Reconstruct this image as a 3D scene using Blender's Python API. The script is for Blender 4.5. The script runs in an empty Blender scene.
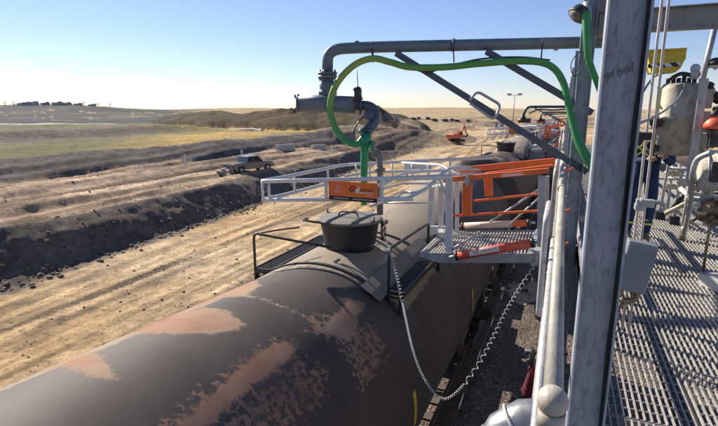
import bpy, bmesh, math, random
import numpy as np
from mathutils import Vector, Matrix, Euler
rad = math.radians
SC = bpy.context.scene
COL = SC.collection
random.seed(7)

# ------------------------------------------------------------------ camera
F = 490.0; PW, PH = 718.0, 426.0
PITCH = math.atan((213 - 109) / F)
YAW = math.atan((565 - 359) / (F / math.cos(PITCH)))
CAMZ = 6.6
cd = bpy.data.cameras.new('camera'); cam = bpy.data.objects.new('camera', cd); COL.objects.link(cam)
cam.location = (0, 0, CAMZ)
cam.rotation_euler = Euler((math.pi / 2 - PITCH, 0, YAW), 'XYZ')
cd.sensor_fit = 'HORIZONTAL'; cd.sensor_width = 36; cd.lens = 36 * F / PW
cd.clip_start = 0.05; cd.clip_end = 6000
SC.camera = cam

# ------------------------------------------------------------------ sky and sun
SUN_AZ = 64.0      # degrees left of +Y (the track direction)
SUN_EL = 32.0
w = bpy.data.worlds.new('World'); SC.world = w; w.use_nodes = True
nt = w.node_tree; nt.nodes.clear()
sky = nt.nodes.new('ShaderNodeTexSky'); sky.sky_type = 'NISHITA'; sky.sun_disc = False
sky.sun_elevation = rad(SUN_EL); sky.sun_rotation = rad(-SUN_AZ)
sky.altitude = 300; sky.air_density = 1.0; sky.dust_density = 0.05; sky.ozone_density = 3.0
bg = nt.nodes.new('ShaderNodeBackground'); bg.inputs[1].default_value = 0.06
wo = nt.nodes.new('ShaderNodeOutputWorld')
tn = nt.nodes.new('ShaderNodeMix'); tn.data_type = 'RGBA'; tn.blend_type = 'MULTIPLY'; tn.inputs[0].default_value = 1; tn.inputs[7].default_value = (1.03, .965, 1.13, 1)
nt.links.new(sky.outputs[0], tn.inputs[6]); nt.links.new(tn.outputs[2], bg.inputs[0]); nt.links.new(bg.outputs[0], wo.inputs[0])
sd = bpy.data.lights.new('sun', 'SUN'); sun = bpy.data.objects.new('sun', sd); COL.objects.link(sun)
sd.energy = 4.3; sd.angle = rad(0.53); sd.color = (1.0, 0.90, 0.76)
sdir = Vector((-math.sin(rad(SUN_AZ)) * math.cos(rad(SUN_EL)), math.cos(rad(SUN_AZ)) * math.cos(rad(SUN_EL)), math.sin(rad(SUN_EL))))
sun.rotation_euler = sdir.to_track_quat('Z', 'Y').to_euler(); sun.location = (-20, 20, 40)
SC.view_settings.view_transform = 'Standard'; SC.view_settings.look = 'None'
SC.view_settings.exposure = 0.95; SC.view_settings.gamma = 1
SC.view_settings.use_curve_mapping = False

# ------------------------------------------------------------------ measuring helpers (a pixel of the photo on a known plane)
_cp, _sp = math.cos(PITCH), math.sin(PITCH)
FW = Vector((-math.sin(YAW) * _cp, math.cos(YAW) * _cp, -_sp)); RT = Vector((math.cos(YAW), math.sin(YAW), 0)); UP = RT.cross(FW)
def ray(px, py): return FW + RT * ((px - 359) / F) + UP * ((213 - py) / F)
def aY(px, py, Y): d = ray(px, py); return Vector((0, 0, CAMZ)) + d * (Y / d.y)
def aX(px, py, X): d = ray(px, py); return Vector((0, 0, CAMZ)) + d * (X / d.x)
def aZ(px, py, Z): d = ray(px, py); return Vector((0, 0, CAMZ)) + d * ((Z - CAMZ) / d.z)
def aD(px, py, D): return Vector((0, 0, CAMZ)) + ray(px, py) * D

# ------------------------------------------------------------------ numpy noise
def _hash(ix, iy, s):
    n = (ix.astype(np.int64) * 374761393 + iy.astype(np.int64) * 668265263 + s * 1442695041) & 0x7fffffff
    n = ((n ^ (n >> 13)) * 1274126177) & 0x7fffffff
    return ((n ^ (n >> 16)) & 0xffff) / 65535.0
def vnoise(x, y, s=0):
    ix = np.floor(x); iy = np.floor(y); fx = x - ix; fy = y - iy
    fx = fx * fx * (3 - 2 * fx); fy = fy * fy * (3 - 2 * fy)
    a = _hash(ix, iy, s); b = _hash(ix + 1, iy, s); c = _hash(ix, iy + 1, s); d = _hash(ix + 1, iy + 1, s)
    return (a + (b - a) * fx) * (1 - fy) + (c + (d - c) * fx) * fy
def fbm(x, y, s=0, o=4):
    v = 0; a = .5; t = 0
    for k in range(o):
        v = v + a * vnoise(x * 2 ** k, y * 2 ** k, s + k * 7); t += a; a *= .5
    return v / t - .5
def sst(a, b, x):
    t = np.clip((x - a) / (b - a), 0, 1); return t * t * (3 - 2 * t)

# ------------------------------------------------------------------ materials
MATS = {}
def newmat(name):
    m = bpy.data.materials.new(name); m.use_nodes = True; n = m.node_tree
    b = n.nodes['Principled BSDF']; MATS[name] = m
    return m, n, b
def N(n, t, **kw):
    x = n.nodes.new(t)
    for k, v in kw.items():
        if k in x.inputs: x.inputs[k].default_value = v
        else: setattr(x, k, v)
    return x
def ramp(n, stops):
    r = n.nodes.new('ShaderNodeValToRGB'); e = r.color_ramp.elements
    while len(e) > 1: e.remove(e[-1])
    e[0].position = stops[0][0]; e[0].color = (*stops[0][1], 1)
    for p, c in stops[1:]:
        q = e.new(p); q.color = (*c, 1)
    return r
def surf(name, c1, c2, rough=.6, metal=0, scale=6, stretch=(1, 1, 1), bump=.15, bscale=60, dirt=None, dirt_amt=.35, rvar=.15, spec=.5, coat=0):
    m, n, b = newmat(name); L = n.links
    tc = N(n, 'ShaderNodeTexCoord'); mp = N(n, 'ShaderNodeMapping'); mp.inputs['Scale'].default_value = stretch
    L.new(tc.outputs['Object'], mp.inputs[0])
    ns = N(n, 'ShaderNodeTexNoise', Scale=scale, Detail=8, Roughness=.62); L.new(mp.outputs[0], ns.inputs['Vector'])
    r = ramp(n, [(.32, c1), (.68, c2)]); L.new(ns.outputs[0], r.inputs[0]); out = r.outputs[0]
    if dirt:
        n2 = N(n, 'ShaderNodeTexNoise', Scale=scale * 3.1, Detail=10, Roughness=.7); L.new(mp.outputs[0], n2.inputs['Vector'])
        r2 = ramp(n, [(.60 - dirt_amt * .35, (0, 0, 0)), (.72 - dirt_amt * .2, (1, 1, 1))]); L.new(n2.outputs[0], r2.inputs[0])
        mx = N(n, 'ShaderNodeMix', data_type='RGBA'); mu = N(n, 'ShaderNodeMath', operation='MULTIPLY'); mu.inputs[1].default_value = .75
        L.new(r2.outputs[0], mu.inputs[0]); L.new(mu.outputs[0], mx.inputs[0]); L.new(out, mx.inputs[6]); mx.inputs[7].default_value = (*dirt, 1); out = mx.outputs[2]
    L.new(out, b.inputs['Base Color'])
    mr = N(n, 'ShaderNodeMapRange'); mr.inputs[3].default_value = max(.05, rough - rvar); mr.inputs[4].default_value = min(1, rough + rvar)
    L.new(ns.outputs[0], mr.inputs[0]); L.new(mr.outputs[0], b.inputs['Roughness'])
    b.inputs['Metallic'].default_value = metal; b.inputs['Specular IOR Level'].default_value = spec; b.inputs['Coat Weight'].default_value = coat
    nb = N(n, 'ShaderNodeTexNoise', Scale=bscale, Detail=5); L.new(mp.outputs[0], nb.inputs['Vector'])
    bp = N(n, 'ShaderNodeBump', Strength=bump, Distance=.01); L.new(nb.outputs[0], bp.inputs['Height']); L.new(bp.outputs[0], b.inputs['Normal'])
    return m
M = {}
M['galv'] = surf('galvanised_steel', (.33, .35, .36), (.50, .51, .50), .45, .35, 9, bump=.12, dirt=(.25, .2, .15), dirt_amt=.12)
M['galv_light'] = surf('pale_galvanised_steel', (.40, .405, .40), (.56, .555, .53), .45, .15, 12, bump=.1, dirt=(.36, .28, .2), dirt_amt=.2)
M['cream'] = surf('cream_painted_pipe', (.34, .32, .26), (.48, .455, .385), .5, 0, 7, stretch=(1, .35, 1), bump=.25, bscale=40, dirt=(.30, .22, .14), dirt_amt=.3)
M['column'] = surf('blue_grey_painted_steel', (.28, .32, .365), (.40, .44, .48), .5, .15, 9, stretch=(1.4, 1.4, .5), bump=.35, bscale=45, dirt=(.15, .17, .20), dirt_amt=.28)
M['beam'] = surf('grey_painted_beam', (.23, .22, .21), (.31, .30, .28), .6, .1, 3, bump=.12, dirt=(.15, .12, .1), dirt_amt=.15)
M['armpipe'] = surf('slate_blue_painted_pipe', (.10, .135, .165), (.16, .20, .235), .45, .1, 6, bump=.12, dirt=(.22, .2, .17), dirt_amt=.12)
M['brace'] = surf('dark_blue_painted_brace', (.05, .07, .10), (.09, .12, .155), .45, .1, 6, bump=.1)
M['black'] = surf('black_painted_steel', (.018, .018, .02), (.04, .038, .038), .5, .1, 8, bump=.15, dirt=(.14, .11, .08), dirt_amt=.2)
M['bonnet'] = surf('dusty_black_bonnet', (.020, .023, .028), (.038, .039, .043), .5, .1, 5, bump=.15, dirt=(.12, .10, .08), dirt_amt=.08)
M['lid'] = surf('dusty_grey_lid', (.14, .13, .115), (.21, .195, .17), .8, 0, 6, bump=.3, bscale=30, dirt=(.12, .1, .09), dirt_amt=.3)
M['rubber'] = surf('black_rubber', (.012, .012, .013), (.03, .03, .03), .6, 0, 10, bump=.1)
M['orange'] = surf('orange_safety_paint', (.78, .13, .02), (.88, .19, .03), .45, 0, 5, bump=.05, dirt=(.45, .18, .08), dirt_amt=.08)
M['redorange'] = surf('faded_red_orange_paint', (.66, .08, .04), (.80, .15, .06), .5, 0, 4, bump=.05, dirt=(.6, .3, .22), dirt_amt=.12)
M['red'] = surf('deep_red_cloth', (.09, .008, .02), (.17, .015, .035), .8, 0, 9)
M['white'] = surf('white_paint', (.66, .66, .64), (.78, .78, .76), .5, 0, 8, bump=.05, dirt=(.4, .34, .27), dirt_amt=.12)
M['grating'] = surf('galvanised_bar_grating', (.34, .335, .32), (.54, .52, .48), .5, .2, 14, bump=.2, dirt=(.22, .16, .11), dirt_amt=.3)
M['clad'] = surf('aluminium_cladding', (.24, .25, .255), (.36, .37, .37), .36, .7, 7, bump=.15, bscale=20, dirt=(.4, .36, .3), dirt_amt=.15)
M['vessel'] = surf('weathered_beige_vessel', (.36, .32, .24), (.50, .455, .35), .6, .15, 5, stretch=(1, 1, .5), bump=.2, dirt=(.20, .14, .09), dirt_amt=.3)
M['yellow'] = surf('yellow_paint', (.62, .43, .02), (.74, .54, .04), .45, 0, 5, dirt=(.3, .22, .05), dirt_amt=.15)
M['hiviz'] = surf('reflective_yellow_tape', (.68, .74, .10), (.80, .84, .2), .5, 0, 20)
M['blue'] = surf('navy_coverall_cloth', (.008, .024, .075), (.018, .045, .12), .85, 0, 9, bump=.5, bscale=25)
M['skin'] = surf('skin', (.42, .22, .14), (.50, .28, .18), .6)
M['boot'] = surf('worn_leather_boot', (.10, .08, .06), (.2, .17, .13), .8)
M['rail'] = surf('rusty_rail_steel', (.08, .05, .035), (.17, .11, .08), .6, .4, 10)
M['sleeper'] = surf('weathered_timber', (.07, .055, .045), (.14, .11, .085), .9, 0, 4, stretch=(1, 6, 6), bump=.6)
M['concrete'] = surf('pale_concrete', (.38, .36, .32), (.5, .48, .43), .9, 0, 3, bump=.3)
M['glass'] = surf('dark_window_glass', (.02, .03, .035), (.03, .04, .05), .08, 0, 3, bump=0, rvar=.02)
M['truckpaint'] = surf('dusty_silver_blue_car_paint', (.11, .13, .145), (.17, .19, .205), .4, .3, 4, dirt=(.30, .24, .18), dirt_amt=.3, coat=.4)
M['tyre'] = surf('dusty_tyre_rubber', (.03, .028, .026), (.09, .075, .06), .9, 0, 9)
M['excav'] = surf('orange_red_machine_paint', (.60, .10, .03), (.72, .16, .05), .5, 0, 3, dirt=(.36, .24, .15), dirt_amt=.3)
M['roofdark'] = surf('dark_roof', (.08, .08, .09), (.14, .13, .13), .8)
M['wallpale'] = surf('pale_siding', (.5, .48, .44), (.68, .66, .62), .8)
M['tankcar_far'] = surf('black_tank_paint', (.07, .065, .065), (.14, .13, .12), .45, 0, 3)  # black lightened, distance haze is put into the colour
M['brass'] = surf('dull_brass', (.17, .12, .075), (.27, .20, .13), .45, .6, 12)
M['jbox'] = surf('grey_enclosure_paint', (.17, .19, .21), (.23, .25, .27), .55, .1, 5, bump=.08)
M['ink'] = surf('black_ink', (.012, .012, .012), (.02, .02, .02), .7)
M['whiteink'] = surf('white_lettering', (.75, .75, .73), (.8, .8, .78), .6)
M['cable'] = surf('pale_plastic_cable', (.42, .42, .42), (.55, .55, .54), .4, .1, 20, bump=.05)
M['conduit'] = surf('pale_pink_grey_conduit', (.48, .42, .38), (.60, .54, .49), .45, .2, 10, dirt=(.3, .25, .2), dirt_amt=.2)
M['cagewhite'] = surf('pale_cage_tube', (.56, .57, .565), (.70, .70, .68), .4, .1, 12, bump=.08, dirt=(.35, .3, .24), dirt_amt=.12)
M['pole'] = surf('light_mast_steel', (.30, .32, .34), (.4, .42, .44), .5, .2, 5)

def mk_hose():
    m, n, b = newmat('green_oil_hose'); L = n.links
    at = N(n, 'ShaderNodeAttribute'); at.attribute_name = 'tint'
    tc = N(n, 'ShaderNodeTexCoord'); ns = N(n, 'ShaderNodeTexNoise', Scale=14, Detail=8, Roughness=.7); L.new(tc.outputs['Object'], ns.inputs['Vector'])
    ad = N(n, 'ShaderNodeMath', operation='ADD'); sb = N(n, 'ShaderNodeMath', operation='MULTIPLY_ADD'); sb.inputs[1].default_value = .5; sb.inputs[2].default_value = -.25
    L.new(ns.outputs[0], sb.inputs[0]); L.new(at.outputs['Fac'], ad.inputs[0]); L.new(sb.outputs[0], ad.inputs[1])
    r = ramp(n, [(0, (.015, .27, .085)), (.45, (.13, .32, .055)), (1, (.42, .42, .06))]); L.new(ad.outputs[0], r.inputs[0])
    n2 = N(n, 'ShaderNodeTexNoise', Scale=30, Detail=6); L.new(tc.outputs['Object'], n2.inputs['Vector'])
    r2 = ramp(n, [(.55, (0, 0, 0)), (.7, (1, 1, 1))]); L.new(n2.outputs[0], r2.inputs[0])
    mx = N(n, 'ShaderNodeMix', data_type='RGBA'); mu = N(n, 'ShaderNodeMath', operation='MULTIPLY'); mu.inputs[1].default_value = .6; L.new(r2.outputs[0], mu.inputs[0])
    L.new(mu.outputs[0], mx.inputs[0]); L.new(r.outputs[0], mx.inputs[6]); mx.inputs[7].default_value = (.10, .10, .07, 1)
    L.new(mx.outputs[2], b.inputs['Base Color']); b.inputs['Roughness'].default_value = .42
    return m
M['hose'] = mk_hose()

def mk_terrain():
    m, n, b = newmat('earthworks_soil'); L = n.links
    at = N(n, 'ShaderNodeAttribute'); at.attribute_name = 'Col'
    tc = N(n, 'ShaderNodeTexCoord')
    def noise(s, d=8, r=.65, st=None):
        v = tc.outputs['Object']
        if st:
            mp = N(n, 'ShaderNodeMapping'); mp.inputs['Scale'].default_value = st; L.new(v, mp.inputs[0]); v = mp.outputs[0]
        x = N(n, 'ShaderNodeTexNoise', Scale=s, Detail=d, Roughness=r); L.new(v, x.inputs['Vector']); return x.outputs[0]
    a = noise(2.2, 10, .72); c = noise(.18, 8, .7, (1, .45, 1)); g = noise(11, 6, .8)
    def rr(src, lo, hi, a0=.3, a1=.7):
        x = N(n, 'ShaderNodeMapRange'); x.inputs[1].default_value = a0; x.inputs[2].default_value = a1; x.inputs[3].default_value = lo; x.inputs[4].default_value = hi; L.new(src, x.inputs[0]); return x.outputs[0]
    st_ = noise(2.2, 8, .7, (1, .09, 1)); sp_ = noise(.75, 6, .8)
    m0 = N(n, 'ShaderNodeMath', operation='MULTIPLY'); L.new(rr(st_, .80, 1.2), m0.inputs[0]); L.new(rr(sp_, .60, 1.42), m0.inputs[1])
    m1 = N(n, 'ShaderNodeMath', operation='MULTIPLY'); L.new(rr(a, .70, 1.3), m1.inputs[0]); mc = N(n, 'ShaderNodeMath', operation='MULTIPLY'); L.new(rr(c, .82, 1.18), mc.inputs[0]); L.new(m0.outputs[0], mc.inputs[1]); L.new(mc.outputs[0], m1.inputs[1])
    m2 = N(n, 'ShaderNodeMath', operation='MULTIPLY'); L.new(m1.outputs[0], m2.inputs[0]); L.new(rr(g, .72, 1.28), m2.inputs[1])
    vm = N(n, 'ShaderNodeVectorMath', operation='SCALE'); L.new(at.outputs['Color'], vm.inputs[0]); L.new(m2.outputs[0], vm.inputs['Scale'])
    def spots(scale, r0, r1, seed):
        mp = N(n, 'ShaderNodeMapping'); mp.inputs['Location'].default_value = (seed, seed * 2, 0); L.new(tc.outputs['Object'], mp.inputs[0])
        wn = N(n, 'ShaderNodeTexNoise', Scale=scale * 1.7, Detail=3); L.new(mp.outputs[0], wn.inputs['Vector'])
        vv = N(n, 'ShaderNodeVectorMath', operation='MULTIPLY_ADD'); L.new(wn.outputs['Color'], vv.inputs[0]); vv.inputs[1].default_value = (.5 / scale,) * 3; L.new(mp.outputs[0], vv.inputs[2])
        vo = N(n, 'ShaderNodeTexVoronoi', Scale=scale); L.new(vv.outputs[0], vo.inputs['Vector'])
        sc_ = N(n, 'ShaderNodeSeparateColor'); L.new(vo.outputs['Color'], sc_.inputs[0])
        th = N(n, 'ShaderNodeMapRange'); th.inputs[1].default_value = .35; th.inputs[2].default_value = 1; th.inputs[3].default_value = 0; th.inputs[4].default_value = r1; L.new(sc_.outputs[0], th.inputs[0])
        df = N(n, 'ShaderNodeMath', operation='SUBTRACT'); L.new(th.outputs[0], df.inputs[0]); L.new(vo.outputs['Distance'], df.inputs[1])
        k = N(n, 'ShaderNodeMapRange'); k.inputs[1].default_value = -.02; k.inputs[2].default_value = .05; L.new(df.outputs[0], k.inputs[0]); return k.outputs[0]
    sA = spots(4.5, 0, .34, 3.1); sB = spots(11, 0, .36, 7.7); sC = spots(1.6, 0, .20, 1.3)
    mxs = N(n, 'ShaderNodeMath', operation='MAXIMUM'); L.new(sA, mxs.inputs[0]); L.new(sB, mxs.inputs[1]); mx2 = N(n, 'ShaderNodeMath', operation='MAXIMUM'); L.new(mxs.outputs[0], mx2.inputs[0]); L.new(sC, mx2.inputs[1])
    pm = N(n, 'ShaderNodeMapRange'); pm.inputs[1].default_value = .40; pm.inputs[2].default_value = .62; pm.inputs[3].default_value = .25; L.new(st_, pm.inputs[0])
    mk_ = N(n, 'ShaderNodeMath', operation='MULTIPLY'); L.new(mx2.outputs[0], mk_.inputs[0]); L.new(pm.outputs[0], mk_.inputs[1])
    dk_ = N(n, 'ShaderNodeVectorMath', operation='SCALE'); L.new(vm.outputs[0], dk_.inputs[0]); dk_.inputs['Scale'].default_value = .42
    cm = N(n, 'ShaderNodeMix', data_type='RGBA'); dk_.inputs['Scale'].default_value = .34; L.new(mk_.outputs[0], cm.inputs[0]); L.new(vm.outputs[0], cm.inputs[6]); L.new(dk_.outputs[0], cm.inputs[7])
    L.new(cm.outputs[2], b.inputs['Base Color']); b.inputs['Roughness'].default_value = .95; b.inputs['Specular IOR Level'].default_value = .08
    h1 = noise(1.6, 12, .75); h2 = noise(9, 8, .8)
    ad0 = N(n, 'ShaderNodeMath', operation='MULTIPLY_ADD'); ad0.inputs[1].default_value = .30; L.new(h2, ad0.inputs[0]); L.new(h1, ad0.inputs[2])
    ad = N(n, 'ShaderNodeMath', operation='MULTIPLY_ADD'); ad.inputs[1].default_value = .14; L.new(mk_.outputs[0], ad.inputs[0]); L.new(ad0.outputs[0], ad.inputs[2])
    bp = N(n, 'ShaderNodeBump', Strength=.75, Distance=.30); L.new(ad.outputs[0], bp.inputs['Height']); L.new(bp.outputs[0], b.inputs['Normal'])
    return m
M['terrain'] = mk_terrain()

def mk_ballast():
    m, n, b = newmat('oily_brown_ballast'); L = n.links
    tc = N(n, 'ShaderNodeTexCoord'); vo = N(n, 'ShaderNodeTexVoronoi', Scale=24); L.new(tc.outputs['Object'], vo.inputs['Vector'])
    ns = N(n, 'ShaderNodeTexNoise', Scale=1.2, Detail=8); L.new(tc.outputs['Object'], ns.inputs['Vector'])
    r = ramp(n, [(0, (.05, .036, .030)), (.45, (.12, .085, .068)), (.8, (.20, .15, .125)), (1, (.32, .27, .23))])
    sp = N(n, 'ShaderNodeSeparateColor'); L.new(vo.outputs['Color'], sp.inputs[0]); L.new(sp.outputs[0], r.inputs[0])
    mx = N(n, 'ShaderNodeMix', data_type='RGBA', blend_type='MULTIPLY'); mx.inputs[0].default_value = .7
    r2 = ramp(n, [(.3, (.5, .5, .5)), (.7, (1.3, 1.2, 1.1))]); L.new(ns.outputs[0], r2.inputs[0]); L.new(r.outputs[0], mx.inputs[6]); L.new(r2.outputs[0], mx.inputs[7])
    L.new(mx.outputs[2], b.inputs['Base Color']); b.inputs['Roughness'].default_value = .85
    bp = N(n, 'ShaderNodeBump', Strength=1, Distance=.04); bp.invert = True; L.new(vo.outputs['Distance'], bp.inputs['Height']); L.new(bp.outputs[0], b.inputs['Normal'])
    return m
M['ballast'] = mk_ballast()

def mk_tank():
    m, n, b = newmat('black_tank_paint_with_dust_patches'); L = n.links
    tc = N(n, 'ShaderNodeTexCoord'); at = N(n, 'ShaderNodeAttribute'); at.attribute_name = 'dust'
    sp = N(n, 'ShaderNodeAttribute'); sp.attribute_name = 'speck'
    ns = N(n, 'ShaderNodeTexNoise', Scale=2.6, Detail=10, Roughness=.68); L.new(tc.outputs['Object'], ns.inputs['Vector'])
    nf = N(n, 'ShaderNodeTexNoise', Scale=17, Detail=8, Roughness=.65); nf.inputs['Distortion'].default_value = .6; L.new(tc.outputs['Object'], nf.inputs['Vector'])
    def mad(src, k, o, add=None):
        x = N(n, 'ShaderNodeMath', operation='MULTIPLY_ADD'); L.new(src, x.inputs[0]); x.inputs[1].default_value = k
        if add is None: x.inputs[2].default_value = o
        else: L.new(add, x.inputs[2])
        return x.outputs[0]
    e = mad(ns.outputs[0], .16, -.08); e2 = mad(nf.outputs[0], .22, -.11); s1 = N(n, 'ShaderNodeMath', operation='ADD'); L.new(e, s1.inputs[0]); L.new(e2, s1.inputs[1])
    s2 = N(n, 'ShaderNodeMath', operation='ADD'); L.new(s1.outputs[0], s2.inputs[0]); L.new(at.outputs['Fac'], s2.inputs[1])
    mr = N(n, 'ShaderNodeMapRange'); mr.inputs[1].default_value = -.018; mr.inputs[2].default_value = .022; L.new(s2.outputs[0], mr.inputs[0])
    # speckled zones: the same noise decides clump by clump
    nn = mad(nf.outputs[0], 1.0, -.5); sk = mad(sp.outputs['Fac'], .16, 0, nn); 
    mr2 = N(n, 'ShaderNodeMapRange'); mr2.inputs[1].default_value = .12; mr2.inputs[2].default_value = .17; L.new(sk, mr2.inputs[0]); gate = N(n, 'ShaderNodeMapRange'); gate.inputs[1].default_value = .05; gate.inputs[2].default_value = .4; L.new(sp.outputs['Fac'], gate.inputs[0])
    gm = N(n, 'ShaderNodeMath', operation='MULTIPLY'); L.new(mr2.outputs[0], gm.inputs[0]); L.new(gate.outputs[0], gm.inputs[1])
    mm = N(n, 'ShaderNodeMath', operation='MULTIPLY'); L.new(gm.outputs[0], mm.inputs[0]); mm.inputs[1].default_value = .8
    mk = N(n, 'ShaderNodeMath', operation='MAXIMUM'); L.new(mr.outputs[0], mk.inputs[0]); L.new(mm.outputs[0], mk.inputs[1])
    nL = N(n, 'ShaderNodeTexNoise', Scale=.8, Detail=9, Roughness=.7); L.new(tc.outputs['Object'], nL.inputs['Vector'])
    base = ramp(n, [(.3, (.066, .056, .052)), (.7, (.108, .092, .085))]); L.new(nL.outputs[0], base.inputs[0])
    n3 = N(n, 'ShaderNodeTexNoise', Scale=1.1, Detail=7, Roughness=.6); L.new(tc.outputs['Object'], n3.inputs['Vector'])
    dp = ramp(n, [(.34, (.37, .265, .19)), (.52, (.32, .185, .125)), (.68, (.22, .115, .078))]); L.new(n3.outputs[0], dp.inputs[0])
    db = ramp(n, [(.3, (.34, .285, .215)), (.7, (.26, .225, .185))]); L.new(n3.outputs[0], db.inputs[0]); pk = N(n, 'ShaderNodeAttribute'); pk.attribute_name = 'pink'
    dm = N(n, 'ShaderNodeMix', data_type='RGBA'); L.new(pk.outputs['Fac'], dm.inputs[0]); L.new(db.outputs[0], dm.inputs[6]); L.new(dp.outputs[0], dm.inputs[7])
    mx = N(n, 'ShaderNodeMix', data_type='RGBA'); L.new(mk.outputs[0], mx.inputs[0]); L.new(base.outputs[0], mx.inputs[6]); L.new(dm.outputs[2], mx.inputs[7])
    L.new(mx.outputs[2], b.inputs['Base Color'])
    ro = N(n, 'ShaderNodeMapRange'); ro.inputs[3].default_value = .62; ro.inputs[4].default_value = .9; L.new(mk.outputs[0], ro.inputs[0]); L.new(ro.outputs[0], b.inputs['Roughness'])
    b.inputs['Specular IOR Level'].default_value = .12
    bp = N(n, 'ShaderNodeBump', Strength=.12, Distance=.01); L.new(nf.outputs[0], bp.inputs['Height']); L.new(bp.outputs[0], b.inputs['Normal'])
    return m
M['tank'] = mk_tank()

def mk_stripes(name, a, bcol, scale, axis):
    m, n, b = newmat(name); L = n.links
    tc = N(n, 'ShaderNodeTexCoord'); mp = N(n, 'ShaderNodeMapping'); mp.inputs['Rotation'].default_value = axis
    wv = N(n, 'ShaderNodeTexWave', Scale=scale); wv.bands_direction = 'X'; L.new(tc.outputs['Object'], mp.inputs[0]); L.new(mp.outputs[0], wv.inputs[0])
    r = ramp(n, [(.49, a), (.51, bcol)]); L.new(wv.outputs[0], r.inputs[0]); L.new(r.outputs[0], b.inputs['Base Color']); b.inputs['Roughness'].default_value = .6
    return m
M['hazard'] = mk_stripes('black_white_hazard_stripes', (.02, .02, .02), (.75, .75, .7), 3.2, (0, rad(45), 0))

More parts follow.
